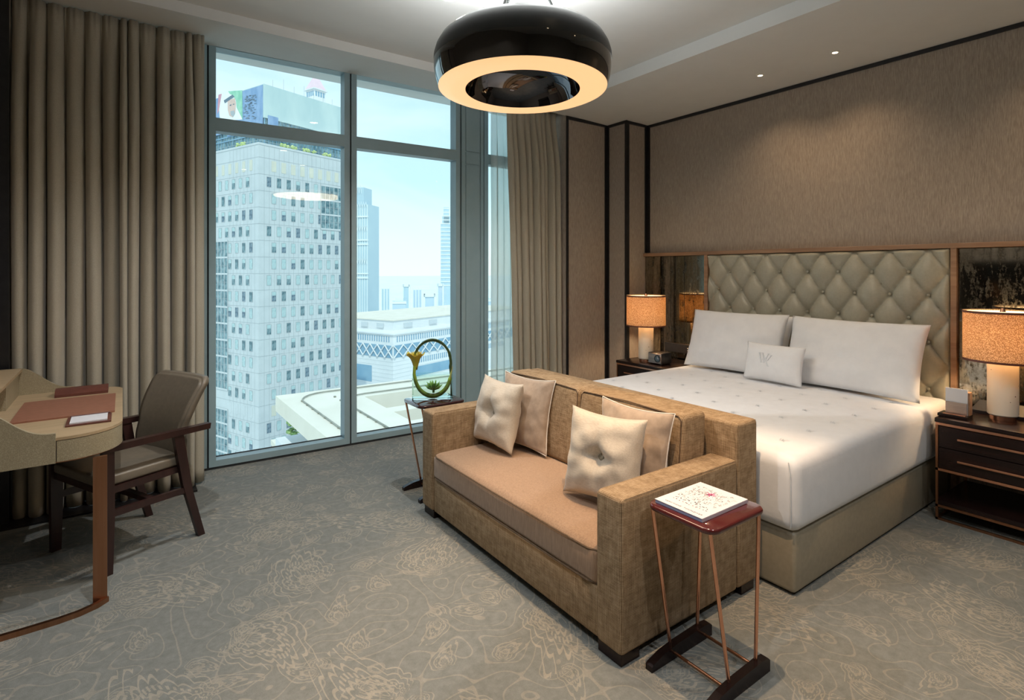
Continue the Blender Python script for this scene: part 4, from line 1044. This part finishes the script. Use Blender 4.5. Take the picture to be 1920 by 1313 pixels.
# spire tower behind
sp = P3(592, 508, 300); px = 300 / F0
o = thing('spire_tower', (sp.x, sp.y, -60), 'pale clock-style tower with pink pyramid roof behind the office tower', 'building')
CS = Vector((sp.x, sp.y)); 
zz = lambda y, d=300: EYE - (y - HZ) * d / F0
obj('shaft', fb(CS, -5, 5, -5, 5, -60, zz(196)), 'wstone', o); obj('belfry', fb(CS, -3.6, 3.6, -3.6, 3.6, zz(196), zz(171)), 'wstone', o)
for i in range(4):
    obj('arch_opening', fb(CS, -2.9 + i * 1.6, -2.0 + i * 1.6, -3.7, -3.55, zz(184), zz(175)), 'bglass', o)
    obj('arch_opening', fb(CS, -3.7, -3.55, -2.9 + i * 1.6, -2.0 + i * 1.6, zz(184), zz(175)), 'bglass', o)
obj('cornice', fb(CS, -4.4, 4.4, -4.4, 4.4, zz(172), zz(170)), 'wstone', o)
g = NB(); b4 = [g.verts.new((*(CS + U * a + UL * b), zz(170))) for a, b in ((-4, -4), (4, -4), (4, 4), (-4, 4))]; ap = g.verts.new((CS.x, CS.y, zz(137)))
for i in range(4): g.faces.new((b4[i], b4[(i + 1) % 4], ap))
g.faces.new(b4); obj('pyramid_roof', g, 'pinkroof', o); obj('spire', tube(NB(), [(CS.x, CS.y, zz(139)), (CS.x, CS.y, zz(126))], .12, 6), 'pinkroof', o)
# arched white tower at the left of the middle window
D = 340; cs = ray(678) * (D + 8)
o = thing('arcaded_tower', (cs.x, cs.y, -60), 'pale tower with rows of pointed arches behind the window mullion', 'building')
kx = D / F0
def zf(y): return EYE - (y - HZ) * D / F0
CT = ray(690) * D
RD = Vector((FY, -FX))   # image-right direction used only to orient this tower's face
RD = (U * .35 - UL * .94).normalized(); BD = Vector((-RD.y, RD.x))
def tb(bm, a0, a1, b0, b1, z0, z1):
    q = bmesh.ops.create_cube(bm, size=1)['verts']
    for v in q:
        p = CT + RD * (a1 if v.co.x > 0 else a0) + BD * (b1 if v.co.y > 0 else b0); v.co = Vector((p.x, p.y, z1 if v.co.z > 0 else z0))
    return bm
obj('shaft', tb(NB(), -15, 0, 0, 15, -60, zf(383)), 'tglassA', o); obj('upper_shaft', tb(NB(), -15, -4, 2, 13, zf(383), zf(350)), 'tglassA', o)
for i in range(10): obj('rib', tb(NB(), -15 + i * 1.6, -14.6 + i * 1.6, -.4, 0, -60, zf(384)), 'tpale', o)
for y in (405, 449, 457, 512, 520): obj('band', tb(NB(), -15.2, .2, -.6, 0, zf(y + 2.5), zf(y)), 'tpale', o)
for y in (380, 425, 487):
    for i in range(9):
        a = -15 + i * 1.6 + .2; p = lambda s, z: (*(CT + RD * s - BD * .5), z)
        obj('pointed_arch', tube(NB(), [p(a, zf(y + 9)), p(a + .35, zf(y + 4)), p(a + .8, zf(y - 2)), p(a + 1.25, zf(y + 4)), p(a + 1.6, zf(y + 9))], .16, 5), 'tpale', o)
for i in range(6):
    a = -15 + i * 1.6 + .2; p = lambda s, z: (*(CT + RD * s + BD * 1.6), z)
    obj('pointed_arch', tube(NB(), [p(a, zf(362)), p(a + .35, zf(354)), p(a + .8, zf(346)), p(a + 1.25, zf(354)), p(a + 1.6, zf(362))], .16, 5), 'tpale', o)
# skyline towers
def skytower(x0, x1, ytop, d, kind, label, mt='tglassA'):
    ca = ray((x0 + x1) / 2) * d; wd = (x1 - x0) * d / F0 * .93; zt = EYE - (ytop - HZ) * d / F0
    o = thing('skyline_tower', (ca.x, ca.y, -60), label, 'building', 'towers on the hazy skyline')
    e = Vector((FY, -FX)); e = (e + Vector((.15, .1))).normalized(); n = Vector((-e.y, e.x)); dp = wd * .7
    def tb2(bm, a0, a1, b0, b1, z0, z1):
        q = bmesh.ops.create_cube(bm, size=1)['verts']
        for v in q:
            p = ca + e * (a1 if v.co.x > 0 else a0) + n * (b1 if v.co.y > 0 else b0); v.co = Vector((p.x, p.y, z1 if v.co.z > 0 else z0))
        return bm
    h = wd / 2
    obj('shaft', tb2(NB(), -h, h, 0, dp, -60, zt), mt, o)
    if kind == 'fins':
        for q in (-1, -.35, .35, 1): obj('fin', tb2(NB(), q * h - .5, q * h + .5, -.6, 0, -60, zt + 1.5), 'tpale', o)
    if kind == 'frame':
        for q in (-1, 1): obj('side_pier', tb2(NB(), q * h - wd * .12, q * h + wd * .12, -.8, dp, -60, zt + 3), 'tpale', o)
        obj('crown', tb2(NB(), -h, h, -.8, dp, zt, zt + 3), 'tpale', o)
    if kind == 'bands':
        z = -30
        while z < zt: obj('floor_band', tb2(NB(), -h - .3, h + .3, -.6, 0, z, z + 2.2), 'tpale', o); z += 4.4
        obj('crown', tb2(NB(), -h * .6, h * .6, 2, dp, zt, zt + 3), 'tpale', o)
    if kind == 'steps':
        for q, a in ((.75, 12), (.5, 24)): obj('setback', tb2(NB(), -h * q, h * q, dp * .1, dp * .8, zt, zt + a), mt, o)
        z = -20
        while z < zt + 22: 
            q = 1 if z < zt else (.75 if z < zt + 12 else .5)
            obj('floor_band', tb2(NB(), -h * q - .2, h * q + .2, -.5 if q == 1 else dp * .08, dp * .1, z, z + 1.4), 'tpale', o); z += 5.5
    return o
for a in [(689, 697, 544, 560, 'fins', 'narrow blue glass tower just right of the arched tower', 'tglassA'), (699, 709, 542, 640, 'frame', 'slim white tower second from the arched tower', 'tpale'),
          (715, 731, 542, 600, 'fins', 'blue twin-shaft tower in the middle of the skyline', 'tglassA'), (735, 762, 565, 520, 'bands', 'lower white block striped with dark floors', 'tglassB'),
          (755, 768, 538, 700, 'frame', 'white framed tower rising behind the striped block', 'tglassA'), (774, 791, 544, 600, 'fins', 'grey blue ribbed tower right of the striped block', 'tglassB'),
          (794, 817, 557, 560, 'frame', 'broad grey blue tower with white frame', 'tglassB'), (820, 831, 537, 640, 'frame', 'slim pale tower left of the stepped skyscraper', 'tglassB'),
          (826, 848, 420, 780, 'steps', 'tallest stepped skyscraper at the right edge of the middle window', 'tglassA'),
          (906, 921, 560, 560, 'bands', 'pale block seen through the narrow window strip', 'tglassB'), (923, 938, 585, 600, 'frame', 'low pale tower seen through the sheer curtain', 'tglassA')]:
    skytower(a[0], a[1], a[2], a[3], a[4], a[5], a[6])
# white stone building with lattice band
C2 = ray(737) * 215; d2 = 215
z2 = lambda y: EYE - (y - HZ) * d2 / F0
o = thing('lattice_building', (C2.x, C2.y, -60), 'long white stone building with a band of diagonal lattice windows', 'building')
LS, LT = 120, 60
obj('body', fb(C2, 0, LS, 0, LT, -60, z2(626.5)), 'wstone', o)
obj('cornice', fb(C2, -.6, LS, -.6, LT, z2(628.5), z2(626)), 'wstone', o)
obj('roof_block', fb(C2, 8, LS - 10, 8, LT - 6, z2(626), z2(607)), 'wstone', o)
obj('roof_block_cap', fb(C2, 7.6, LS - 9.6, 7.6, LT - 5.6, z2(607), z2(605.5)), 'cream', o)
for s in (14, 30, 52): obj('roof_hatch', fb(C2, s, s + 5, 7.6, 8, z2(622), z2(613)), 'wjoint', o); obj('roof_hatch', fb(C2, 7.6, 8, s * .6 + 5, s * .6 + 9, z2(622), z2(613)), 'wjoint', o)
obj('lattice_glass', fb(C2, .5, LS, -.15, 0, z2(672), z2(649)), 'bglass', o); obj('lattice_glass', fb(C2, -.15, 0, .5, LT, z2(672), z2(649)), 'bglass', o)
def P2(s, t_, z): p = C2 + U * s + UL * t_; return (p.x, p.y, z)
zl, zh = z2(672), z2(649)
for i in range(16):
    s = i * 5.2
    obj('lattice_bar', tube(NB(), [P2(s, -.4, zl), P2(s + 5.2, -.4, zh)], .28, 4), 'wstone', o); obj('lattice_bar', tube(NB(), [P2(s, -.4, zh), P2(s + 5.2, -.4, zl)], .28, 4), 'wstone', o)
for i in range(9):
    s = i * 4.2
    obj('lattice_bar', tube(NB(), [P2(-.4, s, zl), P2(-.4, s + 4.2, zh)], .28, 4), 'wstone', o); obj('lattice_bar', tube(NB(), [P2(-.4, s, zh), P2(-.4, s + 4.2, zl)], .28, 4), 'wstone', o)
g = NB()
for i in range(60): fbox(g, C2, 2 + i * 1.35, 2.5 + i * 1.35, -.12, -.02, z2(643), z2(632))
for i in range(28): fbox(g, C2, -.12, -.02, 2 + i * 1.35, 2.5 + i * 1.35, z2(643), z2(632))
for i in range(50): fbox(g, C2, 12 + i * 1.35, 12.5 + i * 1.35, -.12, -.02, z2(690), z2(679))
q = obj('slot_windows', g, 'bglass', o); q['kind'] = 'stuff'
obj('tall_window', fb(C2, -.12, 0, 12, 26, z2(722), z2(691)), 'bglass', o); obj('lower_window', fb(C2, 12, 60, -.12, 0, z2(716), z2(697)), 'bglass', o)
g = NB()
for z in range(8): fbox(g, C2, -.06, LS, -.06, 0, z2(680) - z * 1.6, z2(680) - z * 1.6 + .06); fbox(g, C2, -.06, 0, -.06, LT, z2(680) - z * 1.6, z2(680) - z * 1.6 + .06)
q = obj('stone_joints', g, 'wjoint', o); q['kind'] = 'stuff'
# roof terrace with beams, close below
RZ = -11.0
ro = thing('roof_terrace', (30, 45, RZ - 1.4), 'cream concrete roof terrace with beams and rails, low outside the windows', 'building')
obj('edge_beam', bx((12.4, 22, RZ - 1.5), (19.5, 58, RZ)), 'cream', ro)
obj('end_beam', bx((19.5, 52.5, RZ - 1.5), (110, 58, RZ)), 'cream', ro)
for i, y in enumerate((47.0, 41.8, 37.0, 32.6, 28.6)): obj('cross_beam', bx((19.5, y - 1.1, RZ - 1.4), (110, y + .6, RZ - .15)), 'cream', ro)
for x in (33, 50, 68): obj('long_beam', bx((x, 22, RZ - 1.3), (x + 1.6, 52.5, RZ - .05)), 'cream', ro)
obj('lower_deck', bx((12.4, 20, RZ - 5), (110, 58, RZ - 4.2)), 'wstone', ro)
for x, y in ((22, 49.5), (28, 44.5), (36, 39.5), (44, 44), (24, 39.2), (30, 34.6), (22, 35), (40, 49.6)): obj('skylight', bx((x, y, RZ - 4.2), (x + 4, y + .8, RZ - 3.6)), 'bglass', ro)
for off in (1.5, 4.6):
    pts = [(12.4 + off, 24, RZ + .12)] + [(12.4 + off, 58 - off - 3, RZ + .12)] + [(12.4 + off + 3 - 3 * math.cos(a), 58 - off - 3 + 3 * math.sin(a), RZ + .12) for a in (.3, .6, .9, 1.2, 1.5)] + [(100, 58 - off, RZ + .12)]
    obj('rail', tube(NB(), pts, .07, 5), 'rail', ro)
    for i in range(17): obj('rail_post', bx((12.3 + off, 25 + i * 1.8, RZ), (12.5 + off, 25.2 + i * 1.8, RZ + .14)), 'rail', ro)
# podium and tree below the terrace edge
pc = P3(556, 800, 105)
o = thing('podium', (pc.x, pc.y, -60), 'grey podium block beside the foot of the office tower', 'building')
obj('body', bx((pc.x - 3, pc.y - 16, -60), (pc.x + 16, pc.y + 6, -33)), 'clad', o); obj('parapet', bx((pc.x - 3.3, pc.y - 16.3, -33), (pc.x + 16.3, pc.y + 6.3, -32)), 'cream', o)
tp = P3(585, 815, 98)
o = thing('tree', (tp.x, tp.y, -33), 'dark green tree under the corner of the cream roof terrace', 'tree')
obj('trunk', tube(NB(), [(tp.x, tp.y, -31.9), (tp.x + .2, tp.y, -28)], [.4, .25], 8), 'tandark', o)
g = NB()
for i in range(160):
    v = Vector((rnd.gauss(0, 1), rnd.gauss(0, 1), rnd.gauss(0, 1))).normalized() * rnd.uniform(.3, 1) ** .5
    r = rnd.uniform(.35, .7); mt_ = Matrix.Translation((tp.x + v.x * 4.2, tp.y + v.y * 4.2, -26 + v.z * 3.6)) @ Matrix.Diagonal((r, r, r * .7, 1))
    bmesh.ops.create_icosphere(g, subdivisions=1, radius=1, matrix=mt_)
obj('crown', g, 'leaf', o)
